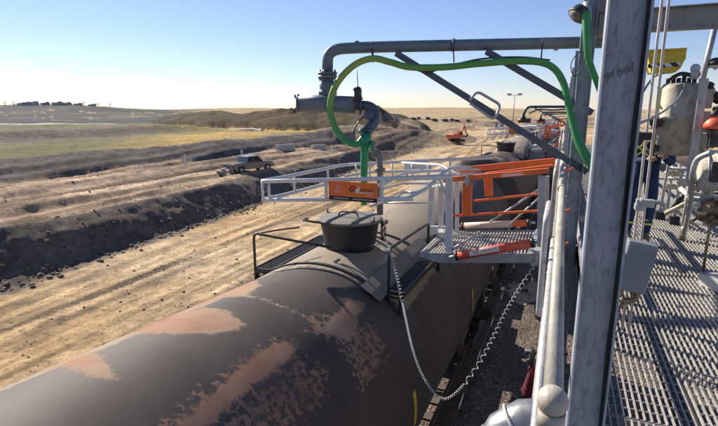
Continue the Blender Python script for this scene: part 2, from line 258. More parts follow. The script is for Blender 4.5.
# ------------------------------------------------------------------ mesh builder
ORG = {}
class MB:
    def __init__(s): s.v = []; s.f = []; s.sm = []; s.mi = []
    def add(s, vs, fs, smooth=False, mi=0):
        o = len(s.v); s.v += [tuple(v) for v in vs]
        for f in fs: s.f.append([i + o for i in f]); s.sm.append(smooth); s.mi.append(mi)
        return s
    def box(s, c, size, rot=None, mi=0):
        x, y, z = [k / 2 for k in size]; c = Vector(c)
        vs = [Vector((i * x, j * y, k * z)) for i in (-1, 1) for j in (-1, 1) for k in (-1, 1)]
        if rot is not None: vs = [rot @ v for v in vs]
        return s.add([v + c for v in vs], [(0, 1, 3, 2), (4, 6, 7, 5), (0, 4, 5, 1), (2, 3, 7, 6), (0, 2, 6, 4), (1, 5, 7, 3)], mi=mi)
    def bar(s, p0, p1, w, h, up=(0, 0, 1), mi=0):
        p0 = Vector(p0); p1 = Vector(p1); d = (p1 - p0); l = d.length; d.normalize(); u = Vector(up)
        r = d.cross(u)
        if r.length < 1e-4: r = d.cross(Vector((1, 0, 0)))
        r.normalize(); u = r.cross(d); R = Matrix((r, d, u)).transposed()
        return s.box((p0 + p1) / 2, (w, l, h), R, mi)
    def tube(s, pts, r, seg=12, caps=True, closed=False, mi=0, radii=None):
        P = [Vector(p) for p in pts]; n = len(P); rings = []; ref = None
        for i, p in enumerate(P):
            if closed: t = P[(i + 1) % n] - P[i - 1]
            else: t = P[min(i + 1, n - 1)] - P[max(i - 1, 0)]
            t.normalize()
            if ref is None:
                ref = t.cross(Vector((0, 0, 1)))
                if ref.length < .05: ref = t.cross(Vector((1, 0, 0)))
            ref = (ref - t * ref.dot(t)); ref.normalize(); b = t.cross(ref)
            rr = radii[i] if radii else r
            if not closed and 0 < i < n - 1:
                c = abs((P[i] - P[i - 1]).normalized().dot(t)); rr2 = rr / max(c, .6)
            else: rr2 = rr
            rings.append([p + (ref * math.cos(a) + b * math.sin(a)) * rr for a in [2 * math.pi * k / seg for k in range(seg)]])
        vs = [v for rg in rings for v in rg]; fs = []
        m = n if closed else n - 1
        for i in range(m):
            j = (i + 1) % n
            for k in range(seg):
                l = (k + 1) % seg; fs.append((i * seg + k, i * seg + l, j * seg + l, j * seg + k))
        s.add(vs, fs, True, mi)
        if caps and not closed:
            o = len(s.v) - len(vs)
            s.f.append([o + k for k in range(seg)][::-1]); s.sm.append(False); s.mi.append(mi)
            s.f.append([o + (n - 1) * seg + k for k in range(seg)]); s.sm.append(False); s.mi.append(mi)
        return s
    def cyl(s, p0, p1, r0, r1=None, seg=20, mi=0):
        r1 = r0 if r1 is None else r1
        return s.tube([p0, p1], r0, seg, radii=[r0, r1], mi=mi)
    def lathe(s, prof, origin, axis=(0, 0, 1), seg=32, mi=0, caps=False):
        a = Vector(axis).normalized(); u = a.cross(Vector((0, 1, 0)));
        if u.length < .05: u = a.cross(Vector((1, 0, 0)))
        u.normalize(); v = a.cross(u); o = Vector(origin); vs = []; fs = []
        for (r, z) in prof:
            for k in range(seg):
                t = 2 * math.pi * k / seg; vs.append(o + a * z + (u * math.cos(t) + v * math.sin(t)) * r)
        for i in range(len(prof) - 1):
            for k in range(seg):
                l = (k + 1) % seg; fs.append((i * seg + k, i * seg + l, (i + 1) * seg + l, (i + 1) * seg + k))
        if prof[-1][0] > .001: fs.append([(len(prof) - 1) * seg + k for k in range(seg)])
        if prof[0][0] > .001: fs.append([k for k in range(seg)][::-1])
        return s.add(vs, fs, True, mi)
    def ball(s, c, r, sc=(1, 1, 1), seg=16, mi=0):
        c = Vector(c); n = seg // 2
        vs = []; fs = []
        for i in range(n + 1):
            th = math.pi * i / n
            for k in range(seg):
                ph = 2 * math.pi * k / seg
                vs.append(c + Vector((math.sin(th) * math.cos(ph) * r * sc[0], math.sin(th) * math.sin(ph) * r * sc[1], math.cos(th) * r * sc[2])))
        for i in range(n):
            for k in range(seg):
                l = (k + 1) % seg; fs.append((i * seg + k, (i + 1) * seg + k, (i + 1) * seg + l, i * seg + l))
        return s.add(vs, fs, True, mi)
    def prism(s, poly, off, mi=0):
        off = Vector(off); n = len(poly); P = [Vector(p) for p in poly]
        vs = P + [p + off for p in P]; fs = [list(range(n))[::-1], [n + i for i in range(n)]]
        fs += [(i, (i + 1) % n, n + (i + 1) % n, n + i) for i in range(n)]
        return s.add(vs, fs, mi=mi)
    def ibeam(s, p0, p1, depth, width, tf, tw, up, mi=0):
        """depth is measured along up (web direction); flanges are width wide"""
        p0 = Vector(p0); p1 = Vector(p1); u = Vector(up).normalized(); h = depth / 2 - tf / 2
        s.bar(p0 + u * h, p1 + u * h, width, tf, u, mi); s.bar(p0 - u * h, p1 - u * h, width, tf, u, mi)
        s.bar(p0, p1, tw, depth - 2 * tf, u, mi); return s
    def build(s, name, mat, parent=None, bevel=0, label=None):
        me = bpy.data.meshes.new(name)
        o = ORG.get(parent.name, Vector((0, 0, 0))) if parent else Vector((0, 0, 0))
        me.from_pydata([(v[0] - o.x, v[1] - o.y, v[2] - o.z) for v in s.v], [], s.f)
        me.polygons.foreach_set('use_smooth', s.sm)
        ms = mat if isinstance(mat, (list, tuple)) else [mat]
        for m in ms: me.materials.append(m if not isinstance(m, str) else M[m])
        if len(ms) > 1: me.polygons.foreach_set('material_index', s.mi)
        bm = bmesh.new(); bm.from_mesh(me); bmesh.ops.recalc_face_normals(bm, faces=bm.faces); bm.to_mesh(me); bm.free()
        ob = bpy.data.objects.new(name, me); COL.objects.link(ob)
        if parent: ob.parent = parent; ORG[ob.name] = o
        if bevel:
            b = ob.modifiers.new('bevel', 'BEVEL'); b.width = bevel; b.segments = 2; b.limit_method = 'ANGLE'; b.angle_limit = rad(50); b.harden_normals = False
        if label: ob['label'] = label
        return ob
def thing(name, label, cat, loc=(0, 0, 0), group=None):
    o = bpy.data.objects.new(name, None); COL.objects.link(o); o.location = loc; o.empty_display_size = .2
    ORG[o.name] = Vector(loc); tag(o, label, cat, group); return o
def tag(o, label=None, cat=None, group=None, kind=None):
    if label: o['label'] = label
    if cat: o['category'] = cat
    if group: o['group'] = group
    if kind: o['kind'] = kind
    return o
def recenter(o):
    """give a one-mesh thing its own origin at the base of its box"""
    me = o.data; co = np.zeros(len(me.vertices) * 3); me.vertices.foreach_get('co', co); co = co.reshape(-1, 3)
    c = (co.min(0) + co.max(0)) / 2; c[2] = co[:, 2].min(); co -= c; me.vertices.foreach_set('co', co.ravel()); o.location = c; me.update(); return o
def copy_tree(o, parent=None):
    c = o.copy(); COL.objects.link(c); c.parent = parent
    for ch in o.children: copy_tree(ch, c)
    return c
def rnd(pts, r=.1, n=5):
    """round the inner corners of a polyline"""
    P = [Vector(p) for p in pts]; out = [P[0]]
    for i in range(1, len(P) - 1):
        a = (P[i - 1] - P[i]); b = (P[i + 1] - P[i]); ra = min(r, a.length * .45); rb = min(r, b.length * .45)
        A = P[i] + a.normalized() * ra; B = P[i] + b.normalized() * rb
        for k in range(n + 1):
            t = k / n; out.append((A * (1 - t) + P[i] * t) * (1 - t) + (P[i] * (1 - t) + B * t) * t)
    out.append(P[-1]); return out
def spline(pts, n=12):
    P = [Vector(p) for p in pts]; P = [P[0] * 2 - P[1]] + P + [P[-1] * 2 - P[-2]]; out = []
    for i in range(1, len(P) - 2):
        for k in range(n):
            t = k / n; a, b, c, d = P[i - 1:i + 3]
            out.append(.5 * ((2 * b) + (c - a) * t + (2 * a - 5 * b + 4 * c - d) * t * t + (3 * b - a - 3 * c + d) * t ** 3))
    out.append(P[-2]); return out
def text(body, size, mat, parent, loc, xdir, ydir, name='lettering', extrude=.0006, shear=0, bold=0, sx=1):
    cu = bpy.data.curves.new(name, 'FONT'); cu.body = body; cu.size = size; cu.extrude = extrude; cu.shear = shear; cu.offset = bold
    cu.align_x = 'CENTER'; cu.align_y = 'CENTER'
    ob = bpy.data.objects.new('tmp', cu); COL.objects.link(ob); dg = bpy.context.evaluated_depsgraph_get()
    me = bpy.data.meshes.new_from_object(ob.evaluated_get(dg)); bpy.data.objects.remove(ob)
    x = Vector(xdir).normalized(); z = x.cross(Vector(ydir)).normalized(); y = z.cross(x)
    o = ORG.get(parent.name, Vector((0, 0, 0)))
    Mx = Matrix((x * sx, y, z)).transposed().to_4x4(); Mx.translation = Vector(loc) - o; me.transform(Mx)
    me.materials.clear(); me.materials.append(M[mat]); t = bpy.data.objects.new(name, me); COL.objects.link(t); t.parent = parent; ORG[t.name] = o; return t

# ================================================================== TERRAIN
SAND = np.array([.52, .355, .195]); PALE = np.array([.58, .45, .29]); DARK = np.array([.155, .132, .115]); GREY = np.array([.17, .15, .135])
GOLD = np.array([.50, .34, .12]); OLIVE = np.array([.17, .165, .075]); TAN = np.array([.42, .32, .19]); SLATE = np.array([.10, .105, .11]); BROWN = np.array([.15, .115, .085])
CR, SR = math.cos(YAW), math.sin(YAW)
def terrain(x, y):
    u = -x
    wob = fbm(x * .12, y * .12, 3) * 1.6
    yc = np.clip(y, -30, 130)
    ub = 17.9 + .05 * yc + wob * .7; ut = ub + 3.1 + .5 * fbm(x * .3, y * .3, 8)
    far = sst(60, 95, y)
    z = -.3 * sst(4.5, 5.5, u) + 0 * x
    near = 1 - sst(60, 140, np.hypot(x, y))
    # tyre ruts running with the track on the strip
    rut = np.sin(u * 2.1 + fbm(y * .05, u * .1, 5) * 6) * .085 + np.sin(u * 5.3 + fbm(y * .08, u * .1, 9) * 5) * .075
    strip = sst(5.5, 7, u) * (1 - sst(16.5, 18.5, u)); 
    z = z + strip * (rut + fbm(x * 1.6, y * .16, 11) * .26 + fbm(x * .9, y * .5, 12) * .12)
    berm = np.exp(-((u - 6.3) / .55) ** 2) * .16 * (u > 4.7)
    z = z + berm
    lin = lambda q: .75 * np.clip(q, 0, 1) + .25 * sst(0, 1, q)
    t1 = lin((u - ub) / (ut - ub))
    h1 = 1.9 * (1 - .75 * far)
    z = z + t1 * h1 + t1 * (1 - t1) * (fbm(x * .9, y * .9, 21) * .45 + fbm(x * .4, y * 1.6, 22) * .35)
    # spoil heap lumps at the bank
    z = z + np.exp(-((u - ub + .5) / 1.2) ** 2) * np.maximum(0, fbm(x * 1.3, y * 1.3, 23) * .45) * near
    u2 = 34.0 - .095 * (np.clip(y, 0, 60) - 20) + wob * .8; t2 = lin((u - u2) / 3.6)
    trk = t1 * (1 - t2)
    z = z + trk * (np.sin(u * 1.5 + fbm(y * .05, u * .1, 15) * 7) * .12 + np.sin(u * 4.1 + fbm(y * .06, u * .1, 16) * 7) * .085 + fbm(x * .9, y * .12, 17) * .42 + fbm(x * .15, y * .05, 18) * .3 + .3 * sst(ut, u2, u))
    T2 = t2 * (1 - sst(95, 125, y) * (1 - sst(35, 60, u)))
    z = z + T2 * 1.6
    z = z + t2 * fbm(x * .2, y * .2, 27) * .5
    u3 = 52.5 + wob; t3 = sst(0, 1, (u - u3) / 5) * (1 - sst(60, 85, y))
    z = z + t3 * 1.0 * (1 - .3 * far)
    # second cut beyond the pickup
    cut = np.exp(-((u - 26 + (y - 75) * .04) / 3.2) ** 2) * sst(50, 62, y) * (1 - sst(84, 100, y))
    z = z + cut * (-1.0)
    # long graded mound and heaps in the middle distance
    def mound(cx, cy, ax, ay, ang, h, rough, p=1.0):
        ca, sa = math.cos(ang), math.sin(ang); dx = x - cx; dy = y - cy; a = (dx * ca + dy * sa) / ax; b = (-dx * sa + dy * ca) / ay
        r = np.sqrt(a * a + b * b) + fbm(x * .12, y * .12, 31) * .35
        m = np.clip(1 - r, 0, 1) ** p; return m * h * (1 + fbm(x * .15, y * .15, 33) * rough), m
    zz = np.zeros_like(z); dk = np.zeros_like(z)
    for a in [(-27, 92, 26, 9, rad(75), 2.8, .2, .6), (-8, 135, 26, 6, rad(70), 3.0, .4, .9)]:
        h, m = mound(*a); zz = np.maximum(zz, h)
    zd = np.zeros_like(z)
    for a in [(-104, 130, 44, 17, rad(-28), 4.6, .35, .6), (-70, 118, 42, 15, rad(-20), 4.8, .35, .6), (-45, 108, 24, 11, rad(-30), 5.2, .35, .6),(-36.5, 99, 8, 7, rad(-50), 6.0, .3, .7), (-66, 114, 5, 4, 0, 6.3, .4, .9)]:
        h, m = mound(*a); zd = np.maximum(zd, h)
    z = z + zz
    z = np.maximum(z, zd + (zd > 0) * 1.6 * sst(0, 1.5, zd))
    dark_heap = sst(.15, .9, zd)
    # distance from the camera and azimuth (for far landforms)
    dist = np.hypot(x, y); az = np.degrees(np.arctan2(-x, y))     # degrees left of the track
    farf = sst(160, 420, dist)
    z = z * (1 - farf * .5)
    hl = 7.5 * np.exp(-((az - 52) / 6.5) ** 2) + 8 * np.exp(-((az - 62) / 9.) ** 2) + 3.5 * np.exp(-((az - 40) / 8.) ** 2) + 5 * sst(70, 80, az)
    z = z + hl * sst(430, 680, dist) * (1 + fbm(az * .5, dist * .01, 41) * .25)
    hr = 5.6 + 2.2 * np.exp(-((az - 14) / 10.) ** 2)
    z = z + hr * sst(350, 900, dist) * (1 - sst(34, 44, az))
    z = z - 30 * sst(1200, 3000, dist)
    z = z + fbm(x * .012, y * .012, 43) * 3 * sst(200, 500, dist)
    # the near yard: flat under cars and rack
    yard = sst(5.3, 4.4, u) * (1 - sst(60, 90, y)); z = z * (1 - (u < 5.0) * (1 - sst(60, 90, y)))
    z = z + (1 - sst(3, 5, np.abs(u))) * 0
    # fine roughness
    rough = near * (.07 + .10 * t1 * (1 - t1) * 4 + .04 * (t1)) * (u > 5)
    z = z + fbm(x * 2.1, y * 2.1, 51) * rough + (fbm(x * .35, y * .35, 53) * .7 * (1 - near) * (dist < 400))
    # ---------------- colour of the soil and grass
    C = np.zeros(x.shape + (3,)); C[:] = SAND
    n1 = fbm(x * .25, y * .12, 61)[..., None]; n2 = fbm(x * .9, y * .9, 63, 5)[..., None]
    C = C + (PALE - SAND) * np.clip(.4 + n1 * 2.5, 0, 1)
    def mix(C, col, m, soft=None): m = np.clip(m, 0, 1)[..., None]; return C * (1 - m) + col * m
    tr = np.clip(np.sin(u * 2.1 + fbm(y * .05, u * .1, 5) * 6) * -1.0 - .35 + fbm(x * 1.5, y * .5, 65) * 1.8, 0, 1) * strip
    C = mix(C, BROWN * 1.5, tr * .8)
    lane = np.abs(np.sin(u * .62 + fbm(y * .03, u * .05, 90) * 3.0)); C = mix(C, BROWN * 1.2, strip * (lane < .16) * np.clip(fbm(x * 1.2, y * .4, 91) * 4 + .8, 0, 1) * .95)
    C = mix(C, BROWN * 1.1, strip * np.clip(fbm(x * 2.2, y * 1.1, 92) * 6 - 1.1, 0, 1) * .8)
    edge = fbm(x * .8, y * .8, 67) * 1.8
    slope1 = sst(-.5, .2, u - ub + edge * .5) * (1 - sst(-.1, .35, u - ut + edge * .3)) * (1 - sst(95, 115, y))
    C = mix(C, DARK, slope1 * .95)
    t1c = sst(0, 1, u - ut) * (1 - sst(-1, 0, u - u2))
    ruts = np.clip(fbm(x * .85 + fbm(x * .1, y * .03, 70) * 3, y * .10, 69) * 4.5 + .05, 0, 1)
    C = mix(C, np.array([.44, .325, .24]), t1c * .8); C = mix(C, BROWN * 1.15, t1c * ruts * .85)
    C = mix(C, PALE * 1.1, t1c * np.clip(fbm(x * .8 + fbm(x * .1, y * .03, 70) * 3, y * .06, 93) * 5 - .4, 0, 1) * .8)
    slope2 = sst(-.8, .4, u - u2 + edge) * (1 - sst(0, 1, u - u2 - 3.6 + edge))
    C = mix(C, GREY * .95, slope2)
    up = sst(0, 1.2, u - u2 - 3.6 + edge * .6)
    fld = up * (dist < 900)
    C = mix(C, OLIVE, fld); C = mix(C, TAN * .95, fld * sst(30, 22, az)) if False else mix(mix(C, OLIVE, fld), TAN * .95, fld * (1 - sst(20, 30, az))); g = sst(-.35, .25, fbm(x * .035, y * .035, 71) * 2 + .55 - np.abs(az - 38) / 16 - sst(120, 180, dist) * .5)
    g = g * (1 - .8 * sst(7, 15, u - u2 - 3.6 + fbm(x * .06, y * .04, 100) * 10) * sst(20, 50, 110 - y)); C = mix(C, GOLD, fld * g); C = mix(C, PALE, fld * g * (np.abs(u - u2 - 8.5 - fbm(y * .03, x * .01, 101) * 3) < .5) * .6)
    C = mix(C, GREY * .95, fld * sst(-2, 1, u - u3 + 1 + edge * 1.5) * (1 - sst(6, 13, u - u3)) * (1 - sst(50, 66, y)) * .9)
    C = mix(C, GREY * 1.25, fld * np.clip(fbm(x * .3, y * .1, 73) * 3, 0, 1) * .5)
    band = sst(100, 112, dist) * (1 - sst(230, 260, dist)) * sst(46, 52, az) * fld
    C = mix(C, np.array([.05, .056, .068]), band * np.clip(.8 + fbm(x * .05, y * .02, 99) * 2.5, 0, 1))
    road = sst(92, 93, dist) * (1 - sst(98, 99, dist)) * sst(40, 42, az)
    C = mix(C, np.array([.55, .55, .52]), road * .8 * fld)
    C = mix(C, BROWN * .42, np.clip(dark_heap + fbm(x * .3, y * .3, 75) * .5 * (dark_heap > .1), 0, 1) * .95)
    heap2 = sst(.2, .8, zz); C = mix(C, TAN * .9, heap2 * .8); C = mix(C, GREY * 1.3, heap2 * np.clip(.35 + fbm(x * .2, y * .2, 77) * 3, 0, 1) * .6)
    stk = np.clip(fbm(x * 3.2 + fbm(x * .1, y * .05, 96) * 2, y * .14, 97) * 4.2, -1, 1)[..., None] * ((t1c + strip) * near)[..., None]; C = C * (1 + .45 * stk)
    mud = t1c * np.clip(fbm(x * .55, y * .09, 98) * 6 - .7, 0, 1); C = mix(C, BROWN * .75, mud * .75)
    midr = sst(60, 90, y) * (1 - up) * (dist < 500)
    C = mix(C, BROWN * 1.5, midr * np.clip(fbm(x * .12 + 9, y * .08, 79) * 4.5 - .1, 0, 1) * .85); C = mix(C, BROWN * .9, midr * np.clip(fbm(x * .045 + 3, y * .22, 86) * 8 - .9, 0, 1) * .85); C = mix(C, PALE, midr * np.clip(fbm(x * .06 + 5, y * .3, 87) * 7 - .9, 0, 1) * .7)
    C = mix(C, BROWN, cut * .8)
    ff = sst(230, 330, dist)
    C = mix(C, TAN, ff * .9); C = mix(C, BROWN, ff * sst(34, 24, az) * 0 + (dist > 190) * (dist < 420) * (az < 36) * np.clip(fbm(az * .6, dist * .02, 85) * 7 + .15, 0, 1) * .75); C = mix(C, np.array([.045, .053, .070]), sst(150, 230, dist) * sst(36, 44, az) * np.clip(1.0 + fbm(az * .3, dist * .015, 81) * 1.2, 0, 1) * .97)
    C = mix(C, OLIVE, ff * np.clip(fbm(az * .15, dist * .03, 83) * 6, 0, 1) * .35); C = mix(C, PALE, ff * (fbm(az * 1.5, dist * .05, 84) > .22) * .5)
    C = mix(C, np.array([.075, .058, .05]), (u < 4.4) * (u > -30) * (1 - sst(70, 110, y)))
    C = C * (1 + n2 * .35)
    return z, np.clip(C, .01, .9)

def make_ground():
    rings = [1.0]
    while rings[-1] < 5200:
        r = rings[-1]; rings.append(r * 1.03 if r > 160 else r * (1.0075 if 8 < r < 70 else 1.012) + .01)
    rings = np.array(rings)
    va = np.linspace(-14, 72, 900); vb = np.linspace(72, 346, 90)[1:-1]
    angs = np.radians(np.concatenate([va, vb])); na = len(angs); nr = len(rings)
    A, R = np.meshgrid(angs, rings); X = -np.sin(A) * R; Y = np.cos(A) * R
    Z, C = terrain(X, Y)
    vs = np.stack([X, Y, Z], -1).reshape(-1, 3)
    i = np.arange(nr - 1)[:, None]; j = np.arange(na)[None, :]; j2 = (j + 1) % na
    fs = np.stack([i * na + j, i * na + j2, (i + 1) * na + j2, (i + 1) * na + j], -1).reshape(-1, 4)
    me = bpy.data.meshes.new('ground'); me.vertices.add(len(vs)); me.vertices.foreach_set('co', vs.ravel())
    me.loops.add(fs.size); me.loops.foreach_set('vertex_index', fs.ravel()); me.polygons.add(len(fs))
    me.polygons.foreach_set('loop_start', np.arange(0, fs.size, 4)); me.polygons.foreach_set('loop_total', np.full(len(fs), 4))
    me.polygons.foreach_set('use_smooth', np.ones(len(fs), bool))
    me.update(calc_edges=True); me.validate()
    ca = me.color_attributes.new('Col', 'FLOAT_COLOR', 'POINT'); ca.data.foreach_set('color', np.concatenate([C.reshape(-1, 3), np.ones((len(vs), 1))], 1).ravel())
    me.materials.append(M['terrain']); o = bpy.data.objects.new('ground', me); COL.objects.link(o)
    # centre cap below the camera
    tag(o, kind='structure'); return o
make_ground()
def H(x, y): return float(terrain(np.array([[float(x)]]), np.array([[float(y)]]))[0][0, 0])

b = MB().box((1.0, 30, .03), (10.4, 90, .14)); o = b.build('ballast_bed', M['ballast']); tag(o, kind='structure')

# loose clods and stones on the strip and along the bank
def clods():
    vs = []; fs = []; rng = np.random.RandomState(4)
    ico = bmesh.new(); bmesh.ops.create_icosphere(ico, subdivisions=1, radius=1); iv = [v.co.copy() for v in ico.verts]; jf = [[v.index for v in f.verts] for f in ico.faces]; ico.free()
    X = []; 
    for k in range(3000):
        t = rng.rand()
        y = 3 + 75 * rng.rand() ** 1.3
        if t < .5: u = 18.6 + .045 * y + rng.normal(0, .55); s = .035 + .10 * rng.rand() ** 3
        elif t < .88: u = 7 + 11 * rng.rand(); s = .015 + .05 * rng.rand() ** 3
        elif t < .95: u = 18.5 + 3.5 * rng.rand(); s = .03 + .09 * rng.rand() ** 3
        else: u = 21.5 + 11 * rng.rand(); s = .03 + .08 * rng.rand() ** 3
        X.append((-u, y, s))
    X = np.array(X); Z, _ = terrain(X[None, :, 0], X[None, :, 1]); Z = Z[0]
    for (x, y, s), z in zip(X, Z):
        o = len(vs); q = Euler((rng.rand() * 6, rng.rand() * 6, rng.rand() * 6)).to_matrix()
        for v in iv:
            w_ = q @ (v * (s * (.7 + .6 * rng.rand()))); vs.append((x + w_.x, y + w_.y, z + w_.z * .7 + s * .25))
        for f in jf: fs.append([i + o for i in f])
    me = bpy.data.meshes.new('scattered_clods'); me.from_pydata(vs, [], fs); me.materials.append(surf('dry_clod_earth', (.09, .075, .065), (.26, .20, .15), .95, 0, 1.5, bump=.4)); o = bpy.data.objects.new('scattered_clods', me); COL.objects.link(o)
    tag(o, 'loose brown clods and stones scattered along the dug bank and strip', 'clods', kind='stuff')
clods()
b = MB()
rng = random.Random(3)
for k in range(26):
    p = aZ(500 + rng.random() * 52, 283 + rng.random() * 20, .105); r = .07 + .22 * rng.random()
    b.add([(p.x + math.cos(a) * r * (.7 + .5 * rng.random()), p.y + math.sin(a) * r * 2.2 * (.7 + .5 * rng.random()), .105 + .0015 * k) for a in [i * math.pi / 6 for i in range(12)]], [list(range(12))])
o = b.build('spilled_sand', surf('pale_spilled_sand', (.30, .23, .17), (.52, .42, .32), .9, 0, 6, bump=.5)); tag(o, 'pale dry sand spilled on the dark ballast below the gangway', 'spilled sand', kind='stuff')

# ================================================================== TRACK
TYAW = rad(-.97); TO = Vector((-2.82, 6.5, 0)); TD = Vector((math.sin(-TYAW), math.cos(-TYAW), 0)); TR = Vector((TD.y, -TD.x, 0))
def T(s, r, z): return TO + TD * s + TR * r + Vector((0, 0, z))
trk = thing('railway_track', 'railway track under the black tank cars, ballasted beside the rack', 'track', TO)
for sg in (-.75, .75):
    b = MB(); b.bar(T(-14, sg, .27), T(120, sg, .27), .07, .04); b.bar(T(-14, sg, .20), T(120, sg, .20), .018, .12); b.bar(T(-14, sg, .136), T(120, sg, .136), .14, .016); b.build('rail', 'rail', trk)
for k in range(100):
    sl = MB().bar(T(-9 + k * .62, -1.3, .09), T(-9 + k * .62, 1.3, .09), .23, .1).build('sleeper', 'sleeper', trk)

# ================================================================== TANK CAR
R = 1.5; ZC = 3.1; HL = 7.6
POLY = dict(
 A=[(-3.44, -30), (-3.63, -12), (-3.55, 0.2), (-3.39, 8.5), (-3.16, 13.6), (-3.02, 12.7), (-2.98, 6.7), (-2.88, -1.6), (-2.84, -13), (-3.04, -15.2), (-2.92, -22.4), (-2.70, -17.3), (-2.5, -13.4), (-2.49, -5.6), (-2.22, -4.7), (-2.46, -3.4), (-2.03, -8.1), (-1.82, -14.8), (-1.6, -24), (-1.5, -40), (-3.4, -40)],
 C=[(-4.5, 30), (-3.79, 26.7), (-3.23, 24.7), (-2.95, 27.4), (-2.88, 30.8), (-3.11, 33.6), (-3.51, 32.9), (-3.8, 33.2), (-4.5, 36)],
 D=[(-2.45, 32.3), (-2.15, 29.7), (-1.56, 28.1), (-1.4, 33.7), (-1.75, 36.3), (-2.05, 43.0), (-2.28, 41.2)],
 B=[(-4.22, -29.7), (-3.98, -30.6), (-4.0, -16.8), (-4.15, -2), (-4.30, 6.8), (-4.37, -0.4), (-4.28, -18.0)],
 TOP=[(-1.9, -50), (-1.45, -24), (-1.15, -8), (-1.1, 6), (-1.05, 22), (-.95, 36), (-.9, 50), (.9, 48), (1.3, 30), (7.4, 20), (7.4, -50)],
 E=[(-6.5, 10), (-5.8, 4), (-5.6, 14), (-5.7, 26), (-6.4, 24)])
SPK = dict(C2=[(-3.6, 33), (-3.0, 32.4), (-2.8, 44), (-3.1, 52), (-3.6, 50), (-4.4, 44), (-4.4, 33)], C3=[(-4.6, 26), (-3.8, 24), (-3.2, 22.5), (-2.9, 25), (-2.8, 29), (-3.2, 30), (-4.4, 34)], D2=[(-2.7, 28), (-2.3, 24), (-2.0, 27), (-2.1, 36), (-2.5, 36)], D3=[(-2.4, 36), (-1.6, 40), (-1.7, 58), (-2.6, 60)])
def sdf(poly, s, t):
    p = np.array([(a, math.radians(b_) * R) for a, b_ in poly]); t = np.radians(t) * R; d = np.full(s.shape, 1e9); ins = np.zeros(s.shape, bool)
    for i in range(len(p)):
        a = p[i]; c = p[(i + 1) % len(p)]; e = c - a; wx = s - a[0]; wy = t - a[1]; q = np.clip((wx * e[0] + wy * e[1]) / (e @ e + 1e-9), 0, 1)
        d = np.minimum(d, np.hypot(wx - e[0] * q, wy - e[1] * q))
        c1 = (a[1] <= t) & (c[1] > t); c2 = (a[1] > t) & (c[1] <= t); xs = a[0] + (t - a[1]) / (e[1] + 1e-12) * e[0]
        ins ^= (c1 | c2) & (s < xs)
    return np.where(ins, d, -d)
